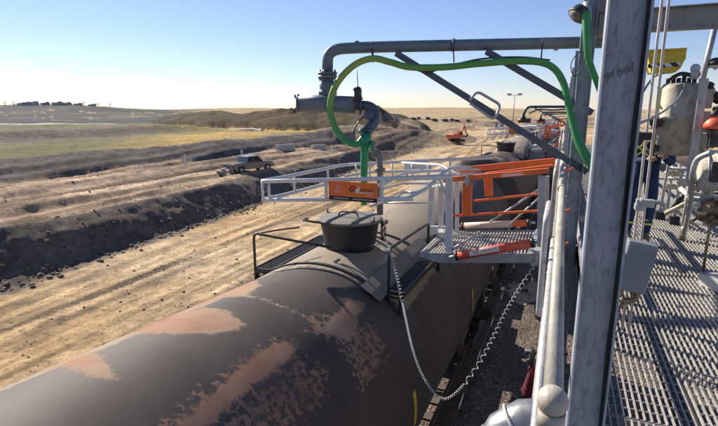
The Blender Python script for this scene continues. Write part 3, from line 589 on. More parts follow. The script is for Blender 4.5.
def make_tankcar(detail=True):
    root = thing('tank_car', 'black rail tank car with dusty pink patches along its top, nearest the camera', 'tank car', TO, 'tank cars along the loading rack')
    # shell
    prof = [(-HL - .55 * math.cos(a), R * math.sin(a)) for a in np.linspace(0.02, math.pi / 2, 12)]
    s = np.concatenate([[p[0] for p in prof], np.linspace(-HL, -1, 210)[1:], np.linspace(-1, 7.6, 120)[1:], [-p[0] for p in prof[::-1]][1:]]); rr = np.interp(s, [p[0] for p in prof] + [-p[0] for p in prof[::-1]], [p[1] for p in prof] + [p[1] for p in prof[::-1]])
    th = np.radians(np.linspace(-180, 180, 241)[:-1]); S, TH = np.meshgrid(s, th, indexing='ij'); RR = rr[:, None] * np.ones_like(TH)
    ring = np.zeros_like(S)
    for wl in (-5.6, -2.9, 1.9, 4.7): ring += np.exp(-((S - wl) / .02) ** 2) * .006
    RR = RR + ring
    Pv = np.stack([TO.x + TD.x * S + TR.x * RR * np.sin(TH), TO.y + TD.y * S + TR.y * RR * np.sin(TH), ZC + RR * np.cos(TH) + .065 * np.maximum(0, np.abs(S) - 1.4)], -1)
    ns, nth = S.shape; i = np.arange(ns - 1)[:, None]; j = np.arange(nth)[None, :]; j2 = (j + 1) % nth
    fs = np.stack([i * nth + j, i * nth + j2, (i + 1) * nth + j2, (i + 1) * nth + j], -1).reshape(-1, 4).tolist() + [list(range(nth)), [(ns - 1) * nth + k for k in range(nth)][::-1]]
    V = Pv.reshape(-1, 3) - np.array(TO); me = bpy.data.meshes.new('tank_shell'); me.from_pydata(V.tolist(), [], fs)
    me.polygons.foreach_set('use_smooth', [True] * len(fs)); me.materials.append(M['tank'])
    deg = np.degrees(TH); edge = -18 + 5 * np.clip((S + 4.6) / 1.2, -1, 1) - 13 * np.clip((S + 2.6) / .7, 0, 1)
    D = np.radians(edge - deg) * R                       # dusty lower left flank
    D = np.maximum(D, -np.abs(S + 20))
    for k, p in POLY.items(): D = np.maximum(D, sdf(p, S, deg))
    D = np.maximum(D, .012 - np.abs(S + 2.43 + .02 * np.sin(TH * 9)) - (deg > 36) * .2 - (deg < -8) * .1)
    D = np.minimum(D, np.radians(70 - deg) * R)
    SP = np.zeros_like(D)
    for k, p in SPK.items(): SP = np.maximum(SP, np.clip(sdf(p, S, deg) * 5 + .4, 0, 1))
    PK = np.zeros_like(D)
    for k in 'ACDBE': PK = np.maximum(PK, np.clip(sdf(POLY[k], S, deg) * 4 + .55, 0, 1))
    for k in SPK: PK = np.maximum(PK, np.clip(sdf(SPK[k], S, deg) * 4 + .9, 0, 1))
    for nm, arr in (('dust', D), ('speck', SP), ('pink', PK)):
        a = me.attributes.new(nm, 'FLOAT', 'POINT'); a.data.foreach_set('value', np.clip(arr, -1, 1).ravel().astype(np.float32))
    bm = bmesh.new(); bm.from_mesh(me); bmesh.ops.recalc_face_normals(bm, faces=bm.faces); bm.to_mesh(me); bm.free()
    sh = bpy.data.objects.new('tank_shell', me); COL.objects.link(sh); sh.parent = root; ORG[sh.name] = Vector(TO)
    # bolts and ladder arc on the shaded flank
    b = MB()
    for k in range(26):
        a = rad(52 + k * 2.6); q = .62 * math.sin((k / 25) * math.pi)
        b.cyl(T(1.4 + q, (R - .005) * math.sin(a), ZC + (R - .005) * math.cos(a)), T(1.4 + q, (R + .02) * math.sin(a), ZC + (R + .02) * math.cos(a)), .014, seg=6)
    b.build('rivet_row', 'black', root)
    # manway
    mw = MB().lathe([(.35, -.35), (.35, -.02), (.37, -.01), (.385, .04), (.405, .2), (.44, .385), (.45, .40)], T(0, 0, ZC + R), seg=40).build('manway_nozzle', 'bonnet', root)
    lid = MB().lathe([(.45, .402), (.485, .402), (.49, .42), (.482, .434), (.44, .437), (.40, .445), (0.0, .455)], T(0, 0, ZC + R), seg=48).build('manway_lid', 'lid', root)
    b = MB(); b.tube(rnd([T(-.05, -.16, ZC + R + .46), T(-.05, -.13, ZC + R + .52), T(-.05, .13, ZC + R + .52), T(-.05, .16, ZC + R + .46)], .03), .011, 8); b.build('lid_handle', 'black', lid)
    for k in range(2):
        a = math.pi * k + 1.9; b = MB(); b.box(T(math.cos(a) * .47, math.sin(a) * .45, ZC + R + .40), (.05, .05, .09)); b.cyl(T(math.cos(a) * .47, math.sin(a) * .47, ZC + R + .34), T(math.cos(a) * .47, math.sin(a) * .47, ZC + R + .50), .012, seg=8); b.build('eye_bolt', 'black', mw)
    b = MB(); b.bar(T(-.5, -.42, ZC + R + .44), T(-.44, .12, ZC + R + .40), .035, .02); b.tube(rnd([T(-.36, -.5, ZC + R + .44), T(-.52, -.52, ZC + R + .45), T(-.55, -.2, ZC + R + .45)], .05), .014, 8); b.build('lid_lever', 'black', mw)
    # valve cluster beside the manway
    b = MB()
    for (ss, r_, h_) in ((.5, .18, .34), (.72, .05, .28), (.62, .3, .24)): b.cyl(T(ss, r_, ZC + R - .05), T(ss, r_, ZC + R + h_), .045, seg=14); b.cyl(T(ss, r_, ZC + R + h_), T(ss, r_, ZC + R + h_ + .05), .075, seg=14)
    b.build('top_valve', 'brass', root)
    # saddle plates and platforms
    for (s0, s1, r0, r1, z) in ((-1.05, .9, -.98, -.72, 1.32), (-.95, .95, .86, 1.16, 1.24)):
        b = MB()
        for q in np.arange(s0, s1, .05): b.bar(T(q, r0, ZC + z), T(q, r1, ZC + z), .012, .03)
        for q in np.arange(r0, r1 + .001, .065): b.bar(T(s0, q, ZC + z - .005), T(s1, q, ZC + z - .005), .008, .03)
        b.bar(T(s0, r0, ZC + z - .01), T(s1, r0, ZC + z - .01), .02, .07); b.bar(T(s0, r1, ZC + z - .01), T(s1, r1, ZC + z - .01), .02, .07); b.bar(T(s0, r0, ZC + z - .01), T(s0, r1, ZC + z - .01), .02, .07); b.bar(T(s1, r0, ZC + z - .01), T(s1, r1, ZC + z - .01), .02, .07)
        b.build('walkway_grating', 'black', root)
    for ss in (-1.0, .88):
        b = MB()
        pts = [T(ss, (R + .012) * math.sin(rad(a)), ZC + (R + .012) * math.cos(rad(a))) for a in range(-42, 53, 5)]
        for p, q in zip(pts, pts[1:]): b.bar(p, q, .05, .02, (p - T(ss, 0, ZC)).normalized())
        b.bar(T(ss, -.98, ZC + 1.29), T(ss, -.95, ZC + 1.1), .04, .04); b.bar(T(ss, 1.14, ZC + 1.21), T(ss, 1.14, ZC + .92), .04, .04)
        b.bar(T(ss, .6, ZC + 1.23), T(ss, 1.14, ZC + 1.21), .04, .03)
        b.build('platform_bracket', 'black', root)
    # sloping checker plate on the right shoulder
    b = MB()
    pts = [T(-1.25, (R + .05) * math.sin(rad(a)), ZC + (R + .05) * math.cos(rad(a))) for a in (27, 33, 38)]
    for p, q in zip(pts, pts[1:]): b.prism([p, q, q + TD * 2.5, p + TD * 2.5], (.0, 0, .012))
    b.build('shoulder_plate', 'lid', root)
    # black hand rails
    zt = ZC + 1.32
    b = MB(); b.tube(rnd([T(-1.05, -.97, zt - .25), T(-1.05, -.97, zt + .52), T(-1.0, -.30, zt + .46), T(-.9, .15, zt + .40)], .08), .019, 10)
    b.tube(rnd([T(-1.05, -.97, zt + .5), T(-.7, -.8, zt + .50), T(-.45, -.6, zt + .5)], .05), .012, 8); b.build('handrail', 'black', root)
    b = MB(); b.tube(rnd([T(-1.0, .98, zt - .35), T(-1.0, .98, zt + .50), T(.55, 1.05, zt + .50), T(.55, 1.05, zt - .25)], .09), .019, 10)
    b.tube([T(-1.0, .98, zt + .44), T(-.55, .62, zt + .40)], .014, 8); b.build('handrail', 'black', root)
    # grab hoop
    b = MB(); b.tube(rnd([T(-.5, .55, zt + .10), T(-.52, .74, zt + .14), T(-.50, .80, zt + .34), T(-.3, .62, zt + .36), T(-.3, .46, zt + .3)], .07), .012, 8); b.build('grab_loop', 'galv', root)
    # side sill, bolsters, ladder, reflectors
    b = MB()
    for sg in (-1, 1): b.bar(T(-8.3, sg * .9, ZC - 1.55), T(8.3, sg * .9, ZC - 1.55), .12, .3)
    b.bar(T(-8.8, 0, 1.05), T(8.8, 0, 1.05), .5, .4)
    for ss in (-6.3, 6.3): b.bar(T(ss, -1.35, 1.25), T(ss, 1.35, 1.25), .5, .3); b.bar(T(ss, -1.1, 1.6), T(ss, 1.1, 1.6), .4, .6)
    b.build('underframe', 'black', root)
    b = MB(); b.bar(T(-8.4, 1.36, 1.22), T(8.4, 1.36, 1.22), .10, .06)
    for ss in np.arange(-8, 8.1, 2): b.bar(T(ss, .9, 1.22), T(ss, 1.36, 1.22), .06, .05)
    b.build('running_board', 'rail', root)
    for ss in np.arange(-7.6, 7.7, 1.9):
        MB().box(T(ss, 1.418, 1.24), (.006, .45, .09)).build('reflector', 'white', root)
    for ss in (-1.48, 2.1, 5.0):
        bb = MB(); e_ = .035 if ss > 0 else .045
        for a_ in range(79, 94, 2):
            a0, a1 = rad(a_), rad(a_ + 2.02); q_ = R + .006; bb.prism([T(ss - e_, q_ * math.sin(a0), ZC + q_ * math.cos(a0)), T(ss + e_, q_ * math.sin(a0), ZC + q_ * math.cos(a0)), T(ss + e_, q_ * math.sin(a1), ZC + q_ * math.cos(a1)), T(ss - e_, q_ * math.sin(a1), ZC + q_ * math.cos(a1))], TR * .006)
        bb.build('reflective_strip', 'yellow', root)
    for ss in (-6.3, 6.3):
        b = MB()
        for sg in (-1, 1): b.bar(T(ss - 1.1, sg * .98, .75), T(ss + 1.1, sg * .98, .75), .14, .26); b.bar(T(ss - .35, sg * .98, .95), T(ss + .35, sg * .98, .95), .16, .22)
        b.bar(T(ss, -.98, .7), T(ss, .98, .7), .3, .25); bog = b.build('bogie', 'black', root)
        for dd in (-.85, .85):
            w_ = MB(); w_.cyl(T(ss + dd, -.8, .72), T(ss + dd, .8, .72), .07, seg=12)
            for sg in (-1, 1): w_.lathe([(.46, -.012), (.46, .02), (.43, .022), (.43, .13), (.1, .13)], T(ss + dd, sg * .70, .72), TR * sg, 28)
            w_.build('wheelset', 'rail', bog)
    for ss in (-9.0, 9.0):
        MB().box(T(ss, 0, 1.0), (.32, .6, .3), Matrix.Rotation(TYAW, 3, 'Z')).build('coupler', 'rail', root)
    return root
car = make_tankcar()
LBL = ['black rail tank car with manway and bonnet under the rack behind the orange gangway', 'black rail tank car third from the camera, far down the track', 'black rail tank car fourth from the camera, farthest down the track']
for k, l in enumerate(LBL):
    c = copy_tree(car); c.location = TO + TD * 18.3 * (k + 1); c['label'] = l

# ================================================================== RACK DECK
DZ = 4.8
def grating_panel(x0, x1, y0, y1, pitch=.038, cross=.105):
    b = MB(); z = DZ - .016
    n = int((x1 - x0) / pitch)
    for k in range(n + 1):
        x = x0 + k * (x1 - x0) / n; b.box((x, (y0 + y1) / 2, z), (.0085, y1 - y0, .032))
    m = int((y1 - y0) / cross)
    for k in range(m + 1):
        y = y0 + k * (y1 - y0) / m; b.box(((x0 + x1) / 2, y, DZ - .011), (x1 - x0, .005, .010))
    return b
deck = thing('loading_rack_deck', 'raised walkway deck of galvanised bar grating beside the tank cars', 'walkway', (1.6, 0, DZ))
ys = [-1, 3.02, 7.2, 11.4, 15.6, 19.8, 24, 28.2]; xs = [.335, .875, 1.83, 2.79, 3.75]
for yi in range(len(ys) - 1):
    for xi in range(len(xs) - 1):
        if yi > 3 and xi > 2: continue
        gp = grating_panel(xs[xi] + .022, xs[xi + 1] - .022, ys[yi] + .012, ys[yi + 1] - .012, .038 if yi < 4 else .06, .105 if yi < 3 else .2).build('grating_panel', 'grating', deck)
b = MB()
for x in xs: b.bar((x, -1, DZ - .16), (x, 28.2, DZ - .16), .05, .25)
for y in ys: b.bar((.0, y, DZ - .19), (3.8, y, DZ - .19), .1, .28)
b.build('deck_framing', 'beam', deck)
b = MB(); b.bar((.32, -1, DZ - .05), (.32, 28, DZ - .05), .02, .30); b.bar((.0, 1.15, DZ - .12), (.0, 28, DZ - .12), .10, .20); b.build('edge_channel', 'galv_light', deck)

# columns
def column(y, label, x0=.132, wd=.172, fl=.19, z1=12, zb=0):
    root = thing('steel_column', label, 'column', (x0 + wd / 2, y, zb), 'steel columns carrying the loading rack')
    b = MB(); b.bar((x0 + .005, y, zb), (x0 + .005, y, z1), .010, fl, (0, 1, 0)); b.bar((x0 + wd - .005, y, zb), (x0 + wd - .005, y, z1), .010, fl, (0, 1, 0)); b.bar((x0 + wd / 2, y, zb), (x0 + wd / 2, y, z1), wd - .02, .012, (0, 1, 0)); sh = b.build('shaft', 'column', root, bevel=.002)
    b = MB(); b.box((x0 + wd / 2, y, zb + .12), (.42, .42, .03)); b.build('base_plate', 'column', root)
    return root
c1 = column(2.5, 'near blue grey steel column with scratched handwriting, filling the right of the view', fl=.13)
# sun catching the flange edge, painted on as a white strip
MB().bar((.132 + .005, 2.433, 3.5), (.132 + .005, 2.433, 9), .0085, .004, (0, 1, 0)).build('sunlit_edge', 'white', c1)
# cable clipped in the recess of the near column
b = MB(); b.tube(spline([(.292 + .006 * math.sin(k * 1.7), 2.468, 9 - k * .35) for k in range(18)], 5), .007, 8); b.tube(spline([(.285 + .004 * math.sin(k * 2.3), 2.476, 9 - k * .35) for k in range(18)], 5), .006, 8); o = b.build('signal_cable', 'rubber'); tag(recenter(o), 'pair of black cables clipped down the inside of the near steel column', 'cable')
# handwriting scratched into the web
b = MB(); rw = random.Random(5); x = .158; zz = 6.765
pts = []
for w0_, w1_, nn_ in ((.150, .190, 5), (.198, .262, 8)):
    pts = []
    for k in range(nn_ * 8):
        t_ = k / (nn_ * 8); a_ = k * math.pi / 4; hh = (.020 if (k // 8) % 3 == 1 else .010) * (1 + .3 * math.sin(k))
        pts.append((w0_ + (w1_ - w0_) * t_ + .004 * math.cos(a_), 2.4935, 6.74 + (w0_ + (w1_ - w0_) * t_ - .15) * .32 + hh * math.sin(a_)))
    b.tube(spline(pts, 3), .0008, 5)
b.build('handwriting', 'ink', c1)
c2 = column(7.1, 'second blue grey steel column where the loading arm is fixed', .11)
for k, y in enumerate((11.7, 16.3, 20.9, 25.5)): column(y, ['third steel column, behind the arm column and half hidden by it', 'fourth steel column along the rack edge, behind the third', 'fifth steel column along the rack edge, small in the distance', 'sixth and farthest steel column along the rack edge'][k], .11, z1=7.8)

# cross beam
cb = thing('cross_beam', 'grey steel cross beam over the walkway at the top right', 'beam', (.3, 7.1, 7.6))
p0 = Vector((.305, 7.1, 7.64)); p1 = Vector((4.2, 7.1, 7.67)); b = MB(); b.ibeam(p0, p1, .27, .13, .016, .01, (0, 0, 1)); b.build('web_and_flanges', 'beam', cb, bevel=.002)

# ================================================================== HANDRAIL of the rack edge
hr = thing('rack_handrail', 'cream painted pipe handrail along the rack edge with ball elbow', 'handrail', (.03, 1.2, DZ))
b = MB(); X = .03
b.tube([(X, 1.235, 5.87), (X, 3.4, 5.87), (X + .003, 5.0, 5.875)], .026, 18); b.build('top_rail', 'cream', hr)
b = MB(); b.tube(rnd([(X, 1.225, 4.75), (X, 1.225, 5.86)], .05), .028, 18); b.build('post', 'cream', hr)
b = MB(); b.ball((X, 1.232, 5.868), .039, (1, 1.15, 1), 24); b.tube([(X, 1.225, 5.80), (X, 1.225, 5.845)], .034, 20); b.build('elbow', 'cream', hr)
b = MB(); b.tube([(X - .035, 1.3, 5.36), (X - .035, 5.0, 5.36)], .024, 14); b.build('mid_rail', 'galv_light', hr)
b = MB(); b.tube(rnd([(X, 4.95, 4.75), (X, 4.95, 5.87)], .05), .026, 14); b.tube([(X, 4.9, 5.87), (X, 5.0, 5.87)], .036, 16); b.build('post', 'cream', hr)
b = MB(); b.tube(rnd([(-.07, 4.95, 5.72), (-.07, 4.22, 5.72), (-.07, 4.22, 4.86), (-.07, 4.95, 4.86)], .07), .026, 14); b.tube([(-.07, 4.6, 5.72), (-.07, 4.6, 4.86)], .02, 12); b.build('return_loop', 'galv_light', hr)
b = MB()
for k in range(3): b.bar((X - .07, 2.2 + k * 1.3, 4.72), (X, 2.2 + k * 1.3, 4.72), .05, .1)
b.bar((-.015, 1.3, 4.86), (-.015, 4.9, 4.86), .006, .11); b.build('toe_board', 'galv_light', hr)
hr2 = thing('rack_handrail', 'cream pipe handrail farther along the rack edge, beyond the gangway', 'handrail', (.03, 7, DZ))
b = MB(); b.tube(rnd([(.03, 5.35, 4.8), (.03, 5.35, 5.87), (.03, 9.2, 5.87), (.03, 9.2, 4.8)], .12), .030, 14); b.tube(rnd([(-.05, 6.9, 4.8), (-.05, 6.9, 5.80), (-.05, 8.6, 5.80), (-.05, 8.6, 4.8)], .14), .026, 12); b.build('top_rail', 'cream', hr2)
b = MB(); b.tube([(.03, 5.4, 5.4), (.03, 9.2, 5.4)], .024, 12); b.build('mid_rail', 'cream', hr2)
for k, l in enumerate(['cream pipe handrail on the rack beside the second tank car', 'cream pipe handrail far down the rack, smallest of the handrails']):
    c = copy_tree(hr2); c.location = (.03, 7 + 7 * (k + 1), DZ); c['label'] = l
for o_ in (hr, hr2): o_['group'] = 'handrails along the rack edge'
for o_ in [x for x in COL.objects if x.name.startswith('rack_handrail')]: o_['group'] = 'handrails along the rack edge'

# safety chains / red ties near the rack
b = MB()
for (y, z) in ((6.0, 5.95), (5.6, 5.55), (5.3, 5.25)): b.tube(spline([(.05, y, z), (.09, y + .03, z - .03), (.14, y + .05, z)], 4), .012, 6)
o = b.build('red_tie', 'redorange'); tag(recenter(o), 'short red ties strapped between the cream rail and the column', 'ties')

# ================================================================== GANGWAY
GO = Vector((-.2, 6.6, DZ))
g = thing('folding_gangway', 'grey folding gangway with orange rails bridging from rack to nearest tank car', 'gangway', GO, 'folding gangways from the rack')
def GZ(x): return 4.86 + .10 * (x + 0.2)       # the treads dip a little towards the car
# platform treads
b = MB(); x0, x1, y0, y1 = -1.62, -.24, 6.12, 7.38
for k in range(34):
    x = x0 + (x1 - x0) * k / 33; b.bar((x, y0 + .01, GZ(x)), (x, y1 - .01, GZ(x)), .02, .022)
for k in range(5): y = y0 + .06 + (y1 - y0 - .12) * k / 4; b.bar((x0, y, GZ(x0) - .022), (x1, y, GZ(x1) - .022), .012, .03)
b.build('tread_grating', 'grating', g)
b = MB(); b.prism([(x0, y0, GZ(x0) + .01), (x1, y0, GZ(x1) + .02), (x1, y0, GZ(x1) - .10), (x0 + .25, y0, GZ(x0) - .10), (x0, y0, GZ(x0) - .05)], (0, -.012, 0)); b.prism([(x0, y1, GZ(x0) + .02), (x1, y1, GZ(x1) + .02), (x1, y1, GZ(x1) - .10), (x0, y1, GZ(x0) - .06)], (0, .012, 0))
b.bar((x0, y0, GZ(x0) - .02), (x0, y1, GZ(x0) - .02), .03, .07); b.bar((x1, y0, GZ(x1) - .03), (x1, y1, GZ(x1) - .03), .05, .1)
b.build('side_stringer', 'galv', g)
b = MB(); b.bar(aY(449, 252, 6.09), aY(449, 179, 6.09), .09, .055, (0, 1, 0)); b.bar(aY(430, 236, 7.2), aY(432, 183, 7.2), .08, .05, (0, 1, 0)); b.bar(aY(441, 236, 6.7), aY(441, 184, 6.7), .07, .04, (0, 1, 0)); b.bar(aY(457, 236, 7.3), aY(457, 180, 7.3), .06, .04, (0, 1, 0)); b.bar(aY(431, 230, 6.8), aY(447, 230, 6.8), .05, .12, (0, 0, 1))
b.bar(aY(432, 231, 7.1), aY(452, 231, 6.2), .05, .05); b.bar(aY(433, 186, 7.1), aY(449, 184, 6.2), .04, .04); b.build('inner_post', 'cagewhite', g, bevel=.004)
b = MB(); b.bar(aY(541, 246, 6.25), aY(542, 176, 6.25), .085, .10, (0, 1, 0)); b.bar(aY(545, 240, 7.3), aY(546, 176, 7.3), .085, .08, (0, 1, 0)); b.box((-.17, 6.8, 4.80), (.16, 1.25, .2)); b.build('mount_post', 'galv', g, bevel=.005)
# orange rails
def obar(pa, pb, w_, h_, name='rail'): return MB().bar(pa, pb, w_, h_).build(name, 'orange', g, bevel=.005)
r1 = obar(aY(443, 180, 6.1), aY(549, 170.5, 6.3), .05, .062, 'upper_rail'); r2 = obar(aY(460, 170, 7.2), aY(555, 161, 7.3), .05, .085, 'upper_rail')
r3 = obar(aY(486, 173.5, 6.6), aY(553, 165.5, 6.9), .05, .03, 'upper_rail')
obar(aY(474, 201, 6.9), aY(538, 194, 6.9), .03, .03, 'middle_rail'); obar(aY(448, 216, 6.12), aY(538, 211, 6.25), .028, .03, 'middle_rail')
for (a, c_, wd, Y) in (((467.5, 183), (467, 216), .12, 6.12), ((488, 176), (489, 196), .11, 6.9)):
    MB().bar(aY(*a, Y), aY(*c_, Y), wd, .05, (0, 1, 0)).build('link_plate', 'orange', g, bevel=.012)
b = MB(); b.lathe([(.0, -.012), (.03, -.012), (.03, .012), (0, .012)], aY(467, 179, 6.08), (0, 1, 0), 16); b.bar(aY(467, 186, 6.07), aY(467, 176, 6.07), .035, .02, (0, 1, 0)); b.build('pivot_pin', 'galv', g)
# gas springs
def spring(pa, pb, r_, txt=True, y=0):
    pa = Vector(pa); pb = Vector(pb); d = (pb - pa).normalized(); b = MB(); b.tube([pa, pb], r_, 22); s_ = b.build('spring_cylinder', 'redorange', g)
    MB().tube([pa - d * .02, pa + d * .012], r_ * 1.1, 22).build('end_cap', 'black', s_); MB().tube([pb - d * .01, pb + d * .03], r_ * 1.1, 22).build('end_cap', 'black', s_)
    MB().tube([pa - d * .10, pa], .018, 10).build('piston_rod', 'galv', s_); MB().tube([pb, pb + d * .1], .018, 10).build('piston_rod', 'galv', s_)
    return s_, d
sp1, d1 = spring(aY(457, 256, 5.98), aY(532, 243, 6.02), .055)
pm = (aY(475, 252.5, 5.98)); vn = (Vector((0, 0, CAMZ)) - pm); vn = (vn - d1 * vn.dot(d1)).normalized()
# white decal plate wrapped on the cylinder and its lettering
b = MB(); ux = d1; uy = vn.cross(ux)
up_ = vn.cross(d1).normalized(); up_ = up_ if up_.z > 0 else -up_
pts = []
for (t0) in (0, .36):
    for a in np.linspace(-38, 30, 7): pts.append(pm + d1 * (t0 - .06) + (vn * math.cos(rad(a)) + up_ * math.sin(rad(a))) * .0562)
b.add(pts, [(k, k + 1, 7 + k + 1, 7 + k) for k in range(6)], True); b.build('decal', 'white', sp1)
text('G4', .055, 'redorange', sp1, pm + d1 * .02 + vn * .0575, d1, up_, shear=.2, bold=.001)
b = MB()
for k in range(9): q = pm + d1 * (.09 + k * .022); b.bar(q + vn * .0572 + up_ * (-.006), q + vn * .0572 + up_ * (.010 + .004 * (k % 3)), .012, .0015, vn)
b.build('lettering', 'redorange', sp1)
sp2, d2 = spring(aY(463, 226, 7.42), aY(528, 223, 7.42), .05)
b = MB(); b.tube([Vector(aY(465, 226, 7.41)), Vector(aY(512, 224, 7.41))], .0525, 20); b.build('sun_faded_sleeve', surf('faded_pinkish_cream', (.55, .45, .38), (.66, .55, .46), .6), sp2)
# struts, cable and text on the rail
for a_, c_, r_ in ((aY(490, 222, 7.3), aY(538, 190, 7.2), .016), (aY(508, 226, 6.6), aY(540, 197, 6.3), .013), (aY(452, 250, 6.05), aY(480, 232, 6.6), .02)): MB().tube([a_, c_], r_, 8).build('strut', 'galv', g)
pc = aY(512, 173.9, 6.19); rd = (aY(549, 170.5, 6.3) - aY(443, 180, 6.1)).normalized()
b = MB(); 
for k in range(11): q = pc + rd * (-.11 + k * .022) + Vector((0, -.028, 0)); b.bar(q - Vector((0, 0, .013)), q + Vector((0, 0, .006 + .006 * ((k * 7) % 3))), .010, .002, (0, 1, 0))
b.bar(pc + rd * -.12 + Vector((0, -.028, -.022)), pc + rd * .14 + Vector((0, -.028, -.018)), .004, .004); b.build('lettering', 'whiteink', r1)
# ------------- safety cage over the manway (swings with the gangway)
def CT(x): return 5.67 + (x + 3.66) * .078
cg = thing('safety_cage', 'white pipe safety cage around the manway, orange sign on its front rail', 'safety cage', (-2.5, 6.5, 5.4), 'safety cages over the tank car manways')
yf, yb = 5.4, 7.65; xl, xr = -3.66, -1.35
for dz, nm in ((0, 'top_rail'), (-.25, 'lower_rail')):
    b = MB()
    xa = xr + .1 if dz == 0 else -1.55
    b.tube(rnd([(xa + (.0 if dz else .15), yf + (0 if dz else .02), CT(xa) + dz), (xl + .02, yf, CT(xl) + dz), (xl + .10, yf + .42, CT(xl) + dz), (xl + .26, yb, CT(xl) + dz), (-.95, yb, CT(-.95) + dz)], .12, 6), .026, 14); b.build(nm, 'cagewhite', cg)
b = MB()
for (x, y) in ((xl + .07, yf + .0), (xl + .17, yf + .0), (xl + .12, yf + .75), (xl + .2, yb - .55), (-2.95, yb), (-2.3, yb), (-1.6, yb)): b.tube([(x, y, CT(x) - .25), (x, y, CT(x))], .018, 8)
for x in (-2.66, -1.93): b.bar((x, yf, CT(x) - .27), (x, yf, CT(x)), .035, .03, (0, 1, 0))
b.build('upright', 'cagewhite', cg)
b = MB()
b.tube(rnd([(-1.62, yf, CT(-1.6) - .25), (-1.42, yf + .15, CT(-1.6) - .14), aY(443, 173, 5.9), aY(450, 168, 6.1), aY(470, 167, 6.3)], .08), .022, 12)
b.tube(rnd([aY(366, 188, 5.5), aY(385, 184, 5.9), aY(403, 173, 6.6), aY(430, 171, 6.9), aY(480, 169, 7.2)], .15), .020, 10)
b.tube(rnd([aY(370, 206, 5.5), aY(392, 200, 5.9), aY(404, 192, 6.4), aY(418, 193, 6.2), aY(432, 184, 6.4)], .1), .018, 10)
b.tube([aY(438, 176, 6.0), aY(447, 197, 6.1)], .018, 8); b.tube([aY(402, 162.5, 7.6), aY(440, 165, 6.9), aY(462, 176, 6.1)], .018, 8)
b.tube([aY(372, 203, 6.2), aY(440, 203, 6.2)], .012, 8)
b.tube(rnd([aY(345, 176, 6.6), aY(372, 172, 7.2), aY(440, 170, 7.3), aY(474, 172, 7.3)], .12), .020, 10); b.tube(rnd([aY(352, 187, 6.4), aY(378, 190, 6.4), aY(402, 183, 6.9), aY(446, 184, 6.9)], .12), .016, 10)
for a_ in (356, 392, 412, 428): b.tube([aY(a_, 164, 7.55), aY(a_ + 1, 179, 7.55)], .016, 8)
b.build('swing_arm', 'cagewhite', cg)
b = MB(); b.bar(aY(418, 164, 7.6), aY(418, 172, 7.6), .45, .02, (0, 1, 0)); b.build('toe_panel', 'cagewhite', cg)
# sign
sl, sr = -2.61, -1.97; sy = yf - .034; zt0 = CT(-2.3) - .035; zb0 = zt0 - .235
b = MB(); b.box(((sl + sr) / 2, sy, (zt0 + zb0) / 2), (sr - sl, .006, zt0 - zb0)); sg = b.build('sign_plate', 'orange', cg)
b = MB(); b.box(((sl + sr) / 2 + .004, sy - .005, zb0 + .028), (sr - sl - .02, .003, .048)); blk = b.build('black_band', 'ink', sg)
b = MB()
for (a, c_) in ((.10, .42), (.50, .93)): 
    n_ = int((c_ - a) * 26)
    for k in range(n_): b.box((sl + (sr - sl) * (a + (c_ - a) * (k + .5) / n_), sy - .008, zb0 + .028 + .0015 * ((k * 5) % 3)), (.017, .0015, .014 + .004 * ((k * 3) % 2)))
b.build('small_lettering', 'cable', blk)
b = MB(); b.lathe([(0, 0), (.026, 0), (.026, .003), (0, .003)], (sl + .13, sy - .004, zb0 + .155), (0, -1, 0), 24)
for k in range(6): b.box((sl + .095 + k * .014, sy - .0045, zb0 + .108), (.009, .002, .010))
b.build('emblem', 'white', sg)
b = MB(); b.lathe([(.014, 0), (.018, 0), (.018, .002), (.014, .002)], (sl + .13, sy - .0078, zb0 + .155), (0, -1, 0), 20); b.build('emblem_ring', 'redorange', sg)
text('G', .088, 'ink', sg, (sl + .305, sy - .005, zb0 + .15), (1, 0, 0), (0, 0, 1), shear=.3, bold=.0022, sx=1.25)
text('4', .105, 'whiteink', sg, (sl + .37, sy - .0065, zb0 + .138), (1, 0, 0), (0, 0, 1), shear=.4, bold=.003, sx=1.1)
b = MB(); b.bar((sl + .36, sy - .0055, zb0 + .112), (sl + .58, sy - .0055, zb0 + .115), .003, .008); 
for k in range(5): b.box((sl + .50 + k * .014, sy - .005, zb0 + .086), (.009, .002, .011))
b.build('underline', 'whiteink', sg)
b = MB()
for k in range(7): 
    x = sl + .425 + k * .024; b.bar((x, sy - .005, zb0 + .132), (x + .006, sy - .005, zb0 + .162), .006, .002, (0, 1, 0)); b.box((x + .008, sy - .005, zb0 + (.16 if k % 2 else .135)), (.016, .002, .005))
b.build('lettering', 'ink', sg)
for src, ls in ((g, ['folding gangway with orange rails at the second tank car', 'folding gangway far down the rack, smallest of the gangways']), (cg, ['white pipe safety cage over the second tank car manway', 'white pipe safety cage far down the rack, smallest of the cages'])):
    for k, l in enumerate(ls):
        c = copy_tree(src); c.location = src.location + TD * 18.3 * (k + 1); c['label'] = l

